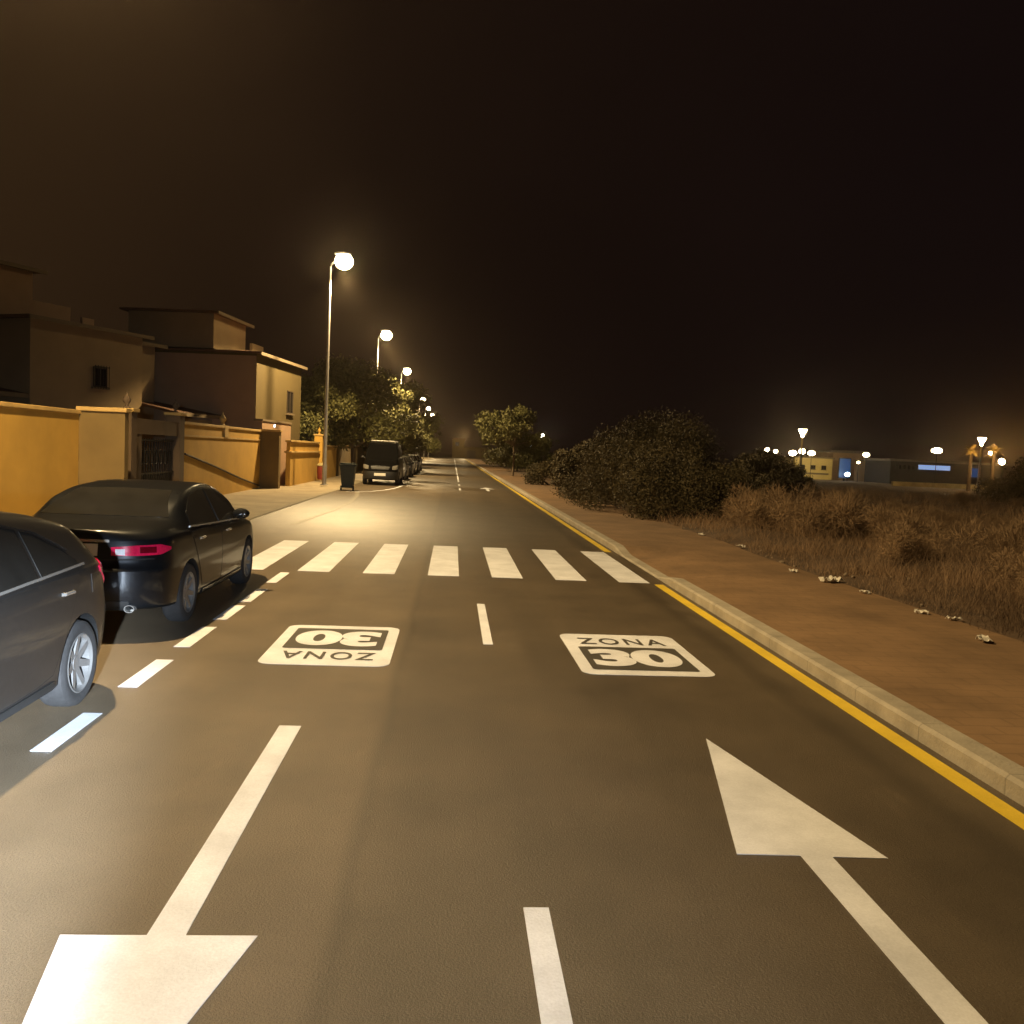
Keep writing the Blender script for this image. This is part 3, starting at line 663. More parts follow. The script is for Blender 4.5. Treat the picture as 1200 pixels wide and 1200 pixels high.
LAMPS = [(41.6, 'nearest lit street lamp, tall pole in front of the low wall', 1.), (67.5, 'second lit street lamp of the row, its pole rising out of the tree crown', 1.),
         (97.5, 'third lit street lamp, its head just above the tree crown', 1.), (150, 'upper small far street lamp glowing through the edge of the tree', 1.),
         (182, 'tiny far street lamp glowing between its neighbours at the tree edge', 1.), (214, 'lowest and farthest lit street lamp of the row at the tree edge', 1.)]
lit = []
for i, (y, lb, k) in enumerate(LAMPS):
    o = sl if i == 0 else copy_tree(sl); o.location = (-6.0, y, .1)
    tag(o, lb, 'street lamp', 'street lamps along the left pavement'); lit.append(o)
for y in (11.2, -18.0, 41.6, 67.5, 97.5, 150, 182, 214):
    if y > 20: lamp_light('lamp_glare', (-5.38, y, 10.52), (1., .68, .27), 1500 if y < 100 else 400, .46)
    lamp_light('sodium_light', (-5.35, y, 9.92), SOD, LP*(.35 if y < 0 else 1.12 if y < 20 else 1.35), .14, 142, .28, rot=(0, -R(13), 0))

# white work light from the crew's vehicle behind the photographer, plus an added narrow beam
def beam(src, tgt, power, cone):
    l = lamp_light('work_and_fill_light', src, (.72, .85, 1.), power, .08, cone, 1.)
    l.rotation_euler = (Vector(tgt)-Vector(src)).normalized().to_track_quat('-Z', 'Y').to_euler()
beam((.91, -5.0, 2.1), (-1.9, 5.6, -.1), 5000, 46)
beam((.91, -5.0, 2.1), (-3.0, 5.5, 0), 60000, 14.5)  # added beam in place of light reflected off the hatchback's side

# ------------------------------------------------------------------ boundary walls, gate
def wallbox(name, x0, x1, y0, y1, z0, z1, m, label, cap=True, over=.05, capm='coping', ch=.09):
    t = MB().box(x0, x1, y0, y1, z0, z1).build(name, m); tag(t, label, 'wall')
    if cap: MB().box(x0-over, x1+over, y0-over, y1+over, z1-.002+.004, z1+ch).build('coping', M[capm], t, bevel=.015)
    return t
wallbox('boundary_wall', -8.22, -8.0, 2, 19.30, .0, 2.40, M['ochre_wall'], 'long plain ochre boundary wall directly behind the black sedan')
wb = wallbox('boundary_wall', -8.0+.003, -7.04, 19.30, 19.52, .0, 2.48, M['ochre_wall_dim'], 'short shade-toned ochre return wall with meter box joining the ochre wall to the gateway')
MB().box(-7.62, -7.46, 19.275, 19.305, .55, .92).build('meter_box', M['iron'], wb, bevel=.01)
def finial(mb, x, y, z, s=1.):
    mb.lathe([(.10*s, 0), (.10*s, .04*s), (.05*s, .07*s), (.05*s, .12*s), (.11*s, .20*s), (.12*s, .26*s), (.08*s, .34*s), (.03*s, .40*s), (.012*s, .50*s)], 16, 'z', (x, y, z))
def post(x, y, w, h, label, m='gatepost_shade'):
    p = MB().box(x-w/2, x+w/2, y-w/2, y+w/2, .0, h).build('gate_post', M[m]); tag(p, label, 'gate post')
    MB().box(x-w/2-.05, x+w/2+.05, y-w/2-.05, y+w/2+.05, h+.002, h+.09).build('cap', M['coping'], p, bevel=.015)
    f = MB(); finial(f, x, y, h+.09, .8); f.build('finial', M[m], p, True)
    return p
post(-7.75, 21.35, .36, 2.55, 'gate post with finial, coloured brown as in shade, between the return wall and the iron gate')
post(-8.25, 26.6, .42, 2.65, 'gate post with finial, coloured brown as in shade, where the bright ochre wall starts')
gt = empty('gateway', (-8.2, 24, 0), 0, 'shaded gateway with dark iron gate and lintel between two posts', 'gateway')
MB().box(-.12, .12, -2.4, 2.35, 2.05, 2.45).build('lintel', M['gatepost_shade'], gt)
MB().box(-.10, .10, -2.4, -.6, .1, 2.05).build('side_wall', M['gatepost_shade'], gt)
g = MB()
for k in range(15): y = -.5+k*.19; g.tube([(0, y, .15), (0, y, 1.95)], .014, 6)
for z in (.2, 1.0, 1.9): g.box(-.02, .02, -.56, 2.3, z-.025, z+.025)
for k in range(7):
    y = -.4+k*.38
    g.tube([(0.02, y+.14*math.cos(a), 1.45+.2*math.sin(a)) for a in np.linspace(0, 2*math.pi, 13)], .012, 5)
g.build('iron_gate', M['iron'], gt)
MB().box(-.06, -.035, -.56, 2.3, .15, 1.0).build('gate_sheet', M['iron'], gt)
w2 = wallbox('boundary_wall', -8.42, -8.22, 26.85, 37.95, .0, 2.42, M['ochre_wall'], 'bright ochre wall after the gateway with a dark shadow line sloping across it')
MB().box(-8.22, -8.185, 26.9, 37.9, 2.05, 2.11).build('moulding', M['coping'], w2)
f = MB(); finial(f, -8.32, 32.2, 2.51, 1.); f.build('finial', M['coping'], w2, True)
MB().box(-8.44, -8.16, 31.95, 32.45, 2.1, 2.52).build('pier', M['coping'], w2, bevel=.01)
tag(MB().tube([(-8.19, 27.4, 1.52), (-8.19, 31, 1.05), (-8.19, 34.5, .55), (-8.19, 37.8, .14)], .035, 8).build('shadow_line', M['wood_dark'], smooth=True), 'thin dark shadow line sloping down across the bright ochre wall', 'shadow_line')  # dark tube built in place of a thin shadow on the wall
wallbox('boundary_wall', -8.22+.004, -7.42, 37.95, 38.35, .0, 2.46, M['ochre_wall_dim'], 'shade-toned ochre return wall stepping out at the far end of the bright ochre wall')
w3 = wallbox('boundary_wall', -7.62, -7.42, 40.6, 49.2, .0, 1.55, M['ochre_wall'], 'lower ochre wall with banded top behind the nearest lamp pole', over=.07)
MB().box(-7.60, -7.44, 40.6, 49.2, 1.642, 2.05).build('upper_band', M['ochre_wall'], w3)
MB().box(-7.66, -7.38, 40.55, 49.25, 2.052, 2.15).build('upper_coping', M['coping'], w3, bevel=.015)
post(-7.5, 49.6, .45, 2.5, 'pale wall post with finial right behind the nearest lamp pole', 'ochre_wall')
wallbox('boundary_wall', -7.62, -7.42, 50.2, 56.5, .0, 1.9, M['ochre_wall'], 'bright ochre wall seen between the green bin and the dark van')
wallbox('boundary_wall', -7.62, -7.42, 57.5, 120, .0, 2.0, M['ochre_wall_dim'], 'long far garden wall behind the row of parked cars')

# ------------------------------------------------------------------ houses
def window(par, x, y, z, w, h, ax, m='wood_dark'):
    """window on a wall whose outward normal is +x ('x') or -y ('y') in house coordinates; x,y,z its centre"""
    o = MB()
    def bx(mb, a0, a1, c0, c1, d0, d1):
        if ax == 'x': mb.box(x+d0, x+d1, y+a0, y+a1, z+c0, z+c1)
        else: mb.box(x+a0, x+a1, y-d1, y-d0, z+c0, z+c1)
    for a0, a1, c0, c1 in ((-w/2, w/2, h/2-.06, h/2), (-w/2, w/2, -h/2, -h/2+.06), (-w/2, -w/2+.06, -h/2+.061, h/2-.061), (w/2-.06, w/2, -h/2+.061, h/2-.061), (-.03, .03, -h/2+.061, h/2-.061)):
        bx(o, a0, a1, c0, c1, .0, .05)
    f = o.build('window', M[m], par)
    q = MB(); bx(q, -w/2+.06, w/2-.06, -h/2+.06, h/2-.06, .004, .02); q.build('pane', M['pane_dark'], f)
    s_ = MB(); bx(s_, -w/2-.08, w/2+.08, -h/2-.08, -h/2-.003, .0, .12); s_.build('sill', M['fascia'], f)
    return f
def slab_roof(par, x0, x1, y0, y1, z, rise, over=.35, hip=True, name='roof', th=.10):
    """tiled roof, hipped or lean-to ('lean' drops towards +x)"""
    X0, X1, Y0, Y1 = x0-over, x1+over, y0-over, y1+over
    mb = MB()
    if hip is True:
        k = min(X1-X0, Y1-Y0)/2*.9
        v = [(X0, Y0, z), (X1, Y0, z), (X1, Y1, z), (X0, Y1, z), (X0, Y0, z+th), (X1, Y0, z+th), (X1, Y1, z+th), (X0, Y1, z+th),
             (X0+k, Y0+k, z+th+rise), (X1-k, Y0+k, z+th+rise), (X1-k, Y1-k, z+th+rise), (X0+k, Y1-k, z+th+rise)]
        f = [(0, 3, 2, 1), (0, 1, 5, 4), (1, 2, 6, 5), (2, 3, 7, 6), (3, 0, 4, 7), (4, 5, 9, 8), (5, 6, 10, 9), (6, 7, 11, 10), (7, 4, 8, 11), (8, 9, 10, 11)]
    else:
        v = [(X0, Y0, z+rise), (X1, Y0, z), (X1, Y1, z), (X0, Y1, z+rise), (X0, Y0, z+rise+th), (X1, Y0, z+th), (X1, Y1, z+th), (X0, Y1, z+rise+th)]
        f = [(0, 3, 2, 1), (4, 5, 6, 7), (0, 1, 5, 4), (1, 2, 6, 5), (2, 3, 7, 6), (3, 0, 4, 7)]
    r = mb.add(v, f).build(name, M['roof_tile'], par)
    MB().box(x1+over-.001+.004, x1+over+.06, Y0, Y1, z-.06, z+.09).build('gutter', M['fascia'], r)
    return r
# first house: turned about 27 degrees, its road face runs from (-15.7,33.3) to (-13.3,38)
def H(origin, rz, label): return empty('house', origin, rz, label, 'house')
h1 = H((-15.6, 33.4, 0), -R(26), 'nearest dim house behind the ochre wall, with roof tower and small barred window')
# local: +y along the road face, +x towards the road
MB().box(-8, 0, 0, 5.35, .0, 6.15).build('wall', M['house_wall'], h1)
MB().box(-8, -.55, 5.353, 6.6, .0, 5.95).build('rear_wing', M['house_wall'], h1)
slab_roof(h1, -8, 0, 0, 5.35, 6.155, .35, .3)
slab_roof(h1, -8, -.55, 5.82, 6.6, 5.955, .12, .35, False)
MB().box(-7.5, -2.6, -.6, 2.2, 6.3, 8.35).build('tower', M['house_wall_rose'], h1)
slab_roof(h1, -7.5, -2.6, -.6, 2.2, 8.355, .25, .35, True, 'tower_roof')
MB().box(-2.75, -2.6, 2.203, 4.0, 6.3, 7.25).build('parapet', M['house_wall_rose'], h1)
MB().box(-2.75, -2.6, 4.6, 5.2, 6.5, 6.95).build('chimney', M['house_wall_rose'], h1)
wd = window(h1, 0.0, 3.15, 4.30, .66, .80, 'x')
gr = MB()
for k in range(6): gr.tube([(.14, 3.15-.34+k*.136, 3.84), (.14, 3.15-.34+k*.136, 4.76)], .012, 5)
for z in (3.9, 4.7): gr.box(.125, .155, 2.78, 3.52, z-.015, z+.015)
gr.build('grille', M['iron'], wd)
window(h1, 0.0, 1.4, 1.6, 1.1, 1.2, 'x'); window(h1, -3.5, 0.0, 4.4, 1.0, 1.1, 'y')
slab_roof(h1, -6, -.4, -1.6, -.2, 3.3, .9, .3, False, 'porch_roof')
MB().box(-6, -.5, -1.6, -1.35, 0, 3.2).build('porch_wall', M['house_wall_rose'], h1)
slab_roof(h1, -2.5, 1.6, 5.7, 8.6, 3.0, .8, .3, False, 'canopy_roof')
pc = MB(); pc.box(1.1, 1.4, 5.6, 8.7, 2.5, 2.85)
for y in (5.7, 7.1, 8.5): pc.box(1.12, 1.38, y-.14, y+.14, 0, 2.5)
pc.build('porch', M['house_wall'], h1)
h2 = H((-8.85, 39.8, .137), -R(7), 'second house with large dark side wall and narrow lit yellow face, before the trees')
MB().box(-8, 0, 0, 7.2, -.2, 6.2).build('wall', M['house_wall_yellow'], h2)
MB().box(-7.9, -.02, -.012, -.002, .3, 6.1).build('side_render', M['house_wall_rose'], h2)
slab_roof(h2, -8, 0, 0.05, 7.2, 6.205, .4, .22)
MB().box(-6.4, -2.2, .15, 4.4, 6.4, 8.05).build('tower', M['house_wall'], h2)
h2.scale = (.93, .93, .93)
slab_roof(h2, -6.4, -2.2, .15, 4.4, 8.055, .2, .3, True, 'tower_roof')
MB().box(-2.0, -1.85, 4.5, 6.2, 6.4, 7.2).build('parapet', M['house_wall'], h2)
window(h2, 0, 5.2, 4.2, 1.0, 1.2, 'x')
an = MB().box(.004, .42, -.25, 4.2, -.2, 3.0).build('annex', M['house_wall_rose'], h2); 
MB().box(.01, .46, -.28, 4.25, 3.003, 3.1).build('annex_coping', M['fascia'], h2)
h3 = H((-9.6, 55.5, 0), 0, 'third house with banded balcony, half hidden behind the street trees')
MB().box(-8, 0, 0, 9, 0, 6.1).build('wall', M['house_wall'], h3)
slab_roof(h3, -8, 0, 0, 9, 6.105, .9, .5)
MB().box(.003, 1.3, .3, 6, 2.85, 3.0).build('balcony_floor', M['house_wall_yellow'], h3)
MB().box(1.15, 1.3, .3, 6, 3.003, 3.9).build('balcony_front', M['house_wall_yellow'], h3)
window(h3, 0, 2.0, 4.6, 1.1, 1.3, 'x'); window(h3, 0, 5.0, 4.6, 1.1, 1.3, 'x'); window(h3, 0, 3.0, 1.7, 1.4, 1.4, 'x'); window(h3, -2.2, 0, 4.6, 1., 1.2, 'y')
h4 = H((-10.2, 74, 0), 0, 'farther dark house just showing between the street trees')
MB().box(-9, 0, 0, 11, 0, 6.0).build('wall', M['house_wall'], h4); slab_roof(h4, -9, 0, 0, 11, 6.005, 1.0, .5)
window(h4, 0, 3, 4.4, 1.1, 1.3, 'x'); window(h4, 0, 7, 4.4, 1.1, 1.3, 'x')
# small bright wall light on the second house
wp = at(320, 499, 41.2)
wlm = empty('wall_lamp', wp, 0, 'small cold white lamp glowing on the wall of the second house', 'lamp')
MB().box(-.05, .05, .0, .6, -.1, -.02).build('bracket', M['iron'], wlm)
MB().ico((0, 0, 0), .1, 2).build('bulb', M['lamp_glow_blue'], wlm, True)

# ------------------------------------------------------------------ bins
def bin_green():
    p = gnd(409, 574, .0); t = empty('wheelie_bin', (-4.66, 39.6, 0), 0, 'dark green wheelie bin standing between the lamp pole and the van', 'bin')
    v = []
    for z, a, b in ((.12, .24, .26), (1.08, .33, .36)): v += [(-a, -b, z), (a, -b, z), (a, b, z), (-a, b, z)]
    b = MB().add(v, [(0, 3, 2, 1), (4, 5, 6, 7), (0, 1, 5, 4), (1, 2, 6, 5), (2, 3, 7, 6), (3, 0, 4, 7)])
    b.box(-.36, .36, -.39, .39, 1.075, 1.13); b.build('bin_body', M['bin_green'], t, bevel=.012)
    l = MB().box(-.37, .37, -.42, .40, 1.135, 1.17); l.box(-.32, .32, -.36, .34, 1.168, 1.23); l.build('lid', M['bin_green'], t, bevel=.012)
    for s in (-1, 1):
        w = MB().lathe([(.03, -.03), (.10, -.03), (.11, -.015), (.11, .015), (.10, .03), (.03, .03)], 18, 'x').build('wheel', M['rubber'], t, True); w.location = (s*.27, -.22, .11)
    MB().tube([(-.3, .42, 1.05), (-.3, .5, 1.1), (.3, .5, 1.1), (.3, .42, 1.05)], .02, 8).build('handle', M['bin_green'], t)
bin_green()
rb = empty('litter_bin', (-7.0, 47.6, .12), 0, 'dark red litter bin with pale lid by the wall behind the lamp pole', 'bin')
MB().lathe([(.2, 0), (.25, .1), (.27, .72), (.25, .74)], 18).build('bin_body', M['bin_red'], rb, True)
MB().lathe([(.29, .742), (.29, .78), (.2, .88), (.05, .92)], 18).build('lid', M['bin_lid'], rb, True)

# ------------------------------------------------------------------ vegetation
def leaves(clumps, n, size, squash=1.):
    """many leaf quads spread through ellipsoid clumps; denser near the surface"""
    cs = np.array([c[:3] for c in clumps]); rs = np.array([c[3:6] if len(c) > 4 else (c[3],)*3 for c in clumps])
    wt = rs.prod(1)**.7; idx = RNG.choice(len(cs), n, p=wt/wt.sum())
    d = RNG.normal(size=(n, 3)); d /= np.linalg.norm(d, axis=1)[:, None]
    rad = RNG.random(n)**.42
    p = cs[idx]+d*rs[idx]*rad[:, None]*(1+.12*RNG.normal(size=(n, 1)))
    a = RNG.normal(size=(n, 3))+d*.5; a /= np.linalg.norm(a, axis=1)[:, None]
    b = np.cross(a, RNG.normal(size=(n, 3))); b /= np.linalg.norm(b, axis=1)[:, None]
    c = np.cross(a, b); s = size*(.6+.8*RNG.random(n))[:, None]
    V = np.stack([p-b*s, p-c*s*.45, p+b*s, p+c*s*.45], 1).reshape(-1, 3)
    return V, np.arange(4*n).reshape(-1, 4)
def limb_tree(name, h, crown_r, trunk_r, m_leaf, m_bark, nleaf, lsize, seed, spread=1., trunk_h=.35, nclump=26, flat=.8):
    rnd = random.Random(seed); t = empty(name)
    tb = MB(); th = h*trunk_h
    pts = [(0, 0, -.1), (.03, .02, th*.5), (rnd.uniform(-.1, .1), rnd.uniform(-.1, .1), th)]
    tb.tube(pts, [trunk_r*1.25, trunk_r, trunk_r*.85], 10)
    cl = []
    for k in range(nclump):
        a = rnd.uniform(0, 2*math.pi); q = rnd.random()**.6; zz = th+(h-th)*rnd.uniform(.12, .93)
        env = math.sin(math.pi*min(1, max(.05, (zz-th*.8)/(h-th*.8)))**.75)
        rr = crown_r*q*(.35+.65*env)*spread
        c = (rr*math.cos(a), rr*math.sin(a), zz); s = crown_r*rnd.uniform(.20, .36)
        cl.append((*c, s, s, s*flat))
        if k < 14:
            m1 = Vector((c[0]*.35, c[1]*.35, th+(zz-th)*.45))
            tb.tube([pts[-1], m1, Vector(c)], [trunk_r*.6, trunk_r*.35, trunk_r*.12], 6)
    for k in range(7):
        a = rnd.uniform(0, 2*math.pi); zz = h*rnd.uniform(.55, 1.02); rr = crown_r*rnd.uniform(.7, 1.05)
        if zz > h*.9: rr *= .45
        s = crown_r*.12; cl.append((rr*math.cos(a), rr*math.sin(a), zz, s, s, s))
    tb.build('trunk', M[m_bark], t, True)
    V, F = leaves(cl, nleaf, lsize); npmesh('crown', V, F, M[m_leaf], t)
    return t
def put(t, x, y, z, label, cat, group=None, rz=0., s=1.):
    t.location = (x, y, z); t.rotation_euler = (0, 0, rz); t.scale = (s, s, s); return tag(t, label, cat, group)
tA = limb_tree('street_tree', 7.4, 4.0, .14, 'leaf_street', 'bark', 22000, .12, 3, trunk_h=.24, nclump=34)
put(tA, -6.6, 58.5, .1, 'leafy street tree with broad crown directly behind the dark van', 'tree', 'street trees on the left pavement')
tB = limb_tree('street_tree', 7.2, 3.5, .13, 'leaf_street', 'bark', 17000, .13, 5, trunk_h=.24, nclump=32)
put(tB, -6.4, 69.5, .1, 'second leafy street tree, standing around the second lamp pole', 'tree', 'street trees on the left pavement')
for x, y, s, rz, src, lb in ((-8.4, 53.0, .78, 1., tB, 'lower tree in the garden behind the wall and nearest lamp pole'), (-6.2, 82, 1.05, 2., tA, 'third street tree whose crown reaches up to the third lamp'),
                             (-5.6, 97, .9, 3.5, tB, 'leafy street tree before the far small lamps, fourth from the van'), (-5.2, 112, .85, .4, tA, 'fifth street tree, small and yellowish in lamp light'), (-5.0, 134, .85, 5., tB, 'farthest street tree of the lamp side, near the road end')):
    c = copy_tree(src); put(c, x, y, .1, lb, 'tree', 'street trees on the left pavement', rz, s)
tR = limb_tree('roadside_tree', 6.0, 2.9, .085, 'leaf_street', 'bark_pale', 6500, .12, 9, trunk_h=.42, nclump=24)
put(tR, 5.0, 72, .1, 'open-crowned young tree with thin pale trunk on the red pavement', 'tree')
tR2 = limb_tree('roadside_tree', 4.8, 3.0, .12, 'leaf_street', 'bark', 8000, .13, 12, trunk_h=.12, flat=1.)
put(tR2, 6.8, 92, .0, 'dense low tree standing behind the thin-trunked one', 'tree')
c = copy_tree(tR2); put(c, 8.6, 125, 0, 'farthest small tree by the yellow house at the road end', 'tree', None, 2., .8)
c = copy_tree(tR2); put(c, 10.5, 108, 0, 'far dark tree set back in the waste ground before the road end', 'tree', None, 3.3, .9)

def bush(name, cl, n, size, m, stems=8):
    t = empty(name)
    sb = MB()
    for k in range(stems):
        c = cl[(k*3) % len(cl)]; sb.tube([(c[0]*.25, c[1]*.25, -.1), (c[0]*.6, c[1]*.6, c[2]*.5), (c[0], c[1], c[2])], [.07, .05, .015], 6)
    sb.build('stems', M['bark'], t)
    V, F = leaves(cl, n, size); npmesh('foliage', V, F, M[m], t); return t
def big_clumps(seed, rx, ry, h, n):
    rnd = random.Random(seed); o = []
    for k in range(n):
        a = rnd.uniform(0, 2*math.pi); q = rnd.random()**.5; x, y = q*math.cos(a), q*math.sin(a)
        zm = h*math.sqrt(max(.04, 1-q*q))*(1+.0*x); z = zm*rnd.uniform(.25, .86); s = rnd.uniform(.13, .24)*h
        o.append((x*rx, y*ry, z, s*1.15, s*1.15, s))
    return o
cl = big_clumps(21, 2.9, 4.2, 3.6, 60)
bb = bush('large_bush', cl, 110000, .042, 'leaf_bush', 12); put(bb, 7.35, 30.6, .1, 'huge dark rounded bush beside the red pavement', 'bush')
cl2 = big_clumps(22, 1.7, 4.0, 2.9, 30)
b2 = bush('large_bush', cl2, 30000, .06, 'leaf_bush'); put(b2, 6.5, 40, .1, 'dark bush sloping down just beyond the huge one', 'bush')
b3 = bush('large_bush', big_clumps(23, 1.6, 2.8, 2.7, 22), 18000, .065, 'leaf_bush'); put(b3, 6.6, 54.5, .1, 'smaller round bush standing nearer the thin-trunked tree', 'bush')
for x, y, s, lb in ((13.2, 37, .92, 'dark bush close behind the huge bush on the waste ground side'), (17.0, 46, .95, 'dark bush in the waste ground in front of the small lamp pair'), (33.5, 46, 1.15, 'dark bush in the waste ground close by the two small palms')):
    c = copy_tree(b2); put(c, x, y, .1, lb, 'bush', None, s*3, s)
c = copy_tree(b3); put(c, 21, 55, .1, 'low dark bush below the yellow far building', 'bush', None, 1., .8)
for x, y, s, lb in ((-10.9, 21.6, 1.12, 'dark garden shrub just showing over the ochre wall left of the gate'), (-11.0, 16.4, 1.15, 'dark garden shrub behind the plain ochre wall, the nearer of two')):
    c = copy_tree(b3); put(c, x, y, .1, lb, 'bush', None, s*.05, s)
# dry weeds: uncountable ground cover plus shrubs one can tell apart
def blades(pos, hgt, wid, lean):
    n = len(pos); a = RNG.random(n)*2*math.pi; side = np.stack([np.cos(a), np.sin(a), np.zeros(n)], 1)*wid[:, None]
    b = RNG.normal(size=(n, 2))*lean[:, None]
    mid = pos+np.stack([b[:, 0]*.35, b[:, 1]*.35, hgt*.55], 1); tip = pos+np.stack([b[:, 0], b[:, 1], hgt], 1)
    V = np.stack([pos-side, pos+side, mid+side*.7, mid-side*.7, tip+side*.25, tip-side*.25], 1).reshape(-1, 3)
    i = np.arange(n)*6; F = np.concatenate([np.stack([i, i+1, i+2, i+3], 1), np.stack([i+3, i+2, i+4, i+5], 1)]); return V, F
P = []; Hh = []; Wd = []
for k in range(4200):
    y = 3.5+RNG.random()**1.5*62; x = 6.35+abs(RNG.normal())*(3+.28*y)+.15
    if x > 60: continue
    near = y < 22
    nb = 48 if near else 22; s = .22 if near else .4
    z = hterr(x, y); edge = min(1., (x-6.2)/2.0); hh = (.12+.42*RNG.random()**1.6)*(.35+.65*edge)*(1 if near else 1.2)
    pts = np.stack([x+RNG.normal(size=nb)*s, y+RNG.normal(size=nb)*s, np.full(nb, z-.02)], 1); pts[:, 0] = np.maximum(pts[:, 0], 6.3)
    P.append(pts); Hh.append(hh*(.5+.8*RNG.random(nb))); Wd.append(np.full(nb, .0028 if near else .007))
P = np.concatenate(P); Hh = np.concatenate(Hh); Wd = np.concatenate(Wd)
V, F = blades(P, Hh, Wd, Hh*.6); tag(npmesh('dry_grass', V, F, M['dry_straw']), 'dry brown weeds covering the waste ground right of the pavement', 'weeds', None, 'stuff')
def dry_shrub(seed, n=7000):
    rnd = np.random.default_rng(seed); t = empty('dry_shrub')
    cc = rnd.normal(size=(16, 3))*(.26, .26, .13)+(0, 0, .34); rr = rnd.uniform(.14, .26, 16)
    k = rnd.integers(0, 16, n); d = rnd.normal(size=(n, 3)); d /= np.linalg.norm(d, axis=1)[:, None]
    st = cc[k]+d*(rr[k]*rnd.random(n)**.45)[:, None]; st[:, 2] = np.abs(st[:, 2])
    g = d*.5+rnd.normal(size=(n, 3))*.6+(0, 0, .45); g /= np.linalg.norm(g, axis=1)[:, None]
    en = st+g*rnd.uniform(.05, .15, n)[:, None]; en[:, 2] = np.maximum(en[:, 2], .0)
    s = np.cross(en-st, rnd.normal(size=(n, 3))); s /= np.linalg.norm(s, axis=1)[:, None]; s *= .0035
    V = np.stack([st-s, st+s, en+s*.4, en-s*.4], 1).reshape(-1, 3)
    npmesh('twigs', V, np.arange(4*n).reshape(-1, 4), M['dry_twig'], t)
    sb = MB()
    for k in range(9):
        a = 2*math.pi*k/9+.3; sb.tube([(0, 0, -.05), (.18*math.cos(a), .18*math.sin(a), .22), (.36*math.cos(a), .36*math.sin(a), .48)], [.015, .01, .004], 5)
    sb.build('stem', M['dry_twig'], t); return t
ds = [dry_shrub(31), dry_shrub(32)]
SH = [(7.9, 21.5, 1.55, 'round tan dry shrub in front of the huge dark bush'), (9.0, 20.4, 1.75, 'tall tan dry shrub across the black gap from the huge bush'), (10.0, 19.0, 1.45, 'tan dry shrub behind the largest scrap of white litter'),
      (8.4, 15.6, 1.0, 'low dry shrub just behind the white litter by the pavement edge'), (10.6, 15.2, 1.35, 'dry shrub in the middle of the weeds beside the red pavement'), (8.9, 12.4, 1.15, 'dry shrub near the pavement between two scraps of litter'),
      (9.0, 10.6, 1.45, 'largest near dry shrub behind the nearest white litter'), (11.8, 13.4, 1.5, 'dry shrub behind the largest near dry shrub'), (7.6, 9.7, .75, 'small dry shrub beside the nearest white litter')]
first = [True, True]
for i, (x, y, s, lb) in enumerate(SH):
    src = ds[i % 2]; o = src if first[i % 2] else copy_tree(src); first[i % 2] = False
    put(o, x, y, hterr(x, y), lb, 'dry shrub', 'dry shrubs along the right pavement', i*1.3, s)
for k in range(34):
    y = RNG.uniform(9, 48); x = 8.4+RNG.random()*(5+y*.5); o = copy_tree(ds[k % 2])
    put(o, x, y, hterr(x, y), 'dry brown shrub among the weeds of the dark waste ground', 'dry shrub', 'dry shrubs scattered over the waste ground', k*.7, float(RNG.uniform(.8, 1.5)))
# litter and stones along the pavement edge
def litter(px, py, s, label, k):
    p = gnd(px, py, .16); rnd = random.Random(k); mb = MB(); n = 7
    v = [(s*(i/(n-1)-.5)*1.6+rnd.uniform(-.1, .1)*s, s*(j/4-.5)+rnd.uniform(-.1, .1)*s, rnd.uniform(0, .55)*s) for j in range(5) for i in range(n)]
    mb.add(v, [(j*n+i, j*n+i+1, (j+1)*n+i+1, (j+1)*n+i) for j in range(4) for i in range(n-1)])
    o = mb.build('litter', M['paper'], fixn=False); md = o.modifiers.new('s', 'SOLIDIFY'); md.thickness = .004; o.location = (p.x, p.y, max(.13, hterr(p.x, p.y)-.02)); o.rotation_euler = (0, 0, rnd.uniform(0, 6)); tag(o, label, 'litter')
for i, (px, py, s, lb) in enumerate([(1154, 749, .12, 'nearest and brightest scrap of white litter on the pavement edge'), (1118, 724, .10, 'pale scrap of litter just beyond the nearest one'), (1080, 716, .10, 'pale flattened scrap of litter in the weeds, third nearest'), (1014, 693, .09, 'small bright scrap of litter just before the biggest one'),
                                    (974, 680, .20, 'biggest crumpled white litter at the edge of the weeds'), (930, 668, .10, 'dull scrap of litter just beyond the biggest one'), (868, 640, .12, 'small pale scrap lying at the foot of the tan shrub'), (822, 626, .12, 'farthest pale scrap of litter near the huge bush')]): litter(px, py, s, lb, i)
stn = MB().ico((0, 0, 0), 1, 2, .16, (1, .8, .6)).build('stone', M['stone'], smooth=True)
for k in range(26):
    y = RNG.uniform(7, 26); x = 6.36+abs(RNG.normal())*.5; o = stn if k == 0 else stn.copy()
    if k: C.objects.link(o)
    o.location = (x, y, hterr(x, y)+.01); sc = float(RNG.uniform(.02, .055)); o.scale = (sc, sc, sc); o.rotation_euler = (0, 0, k)
    tag(o, 'small pale stone among the weeds along the pavement edge', 'stone', 'stones along the right pavement edge')

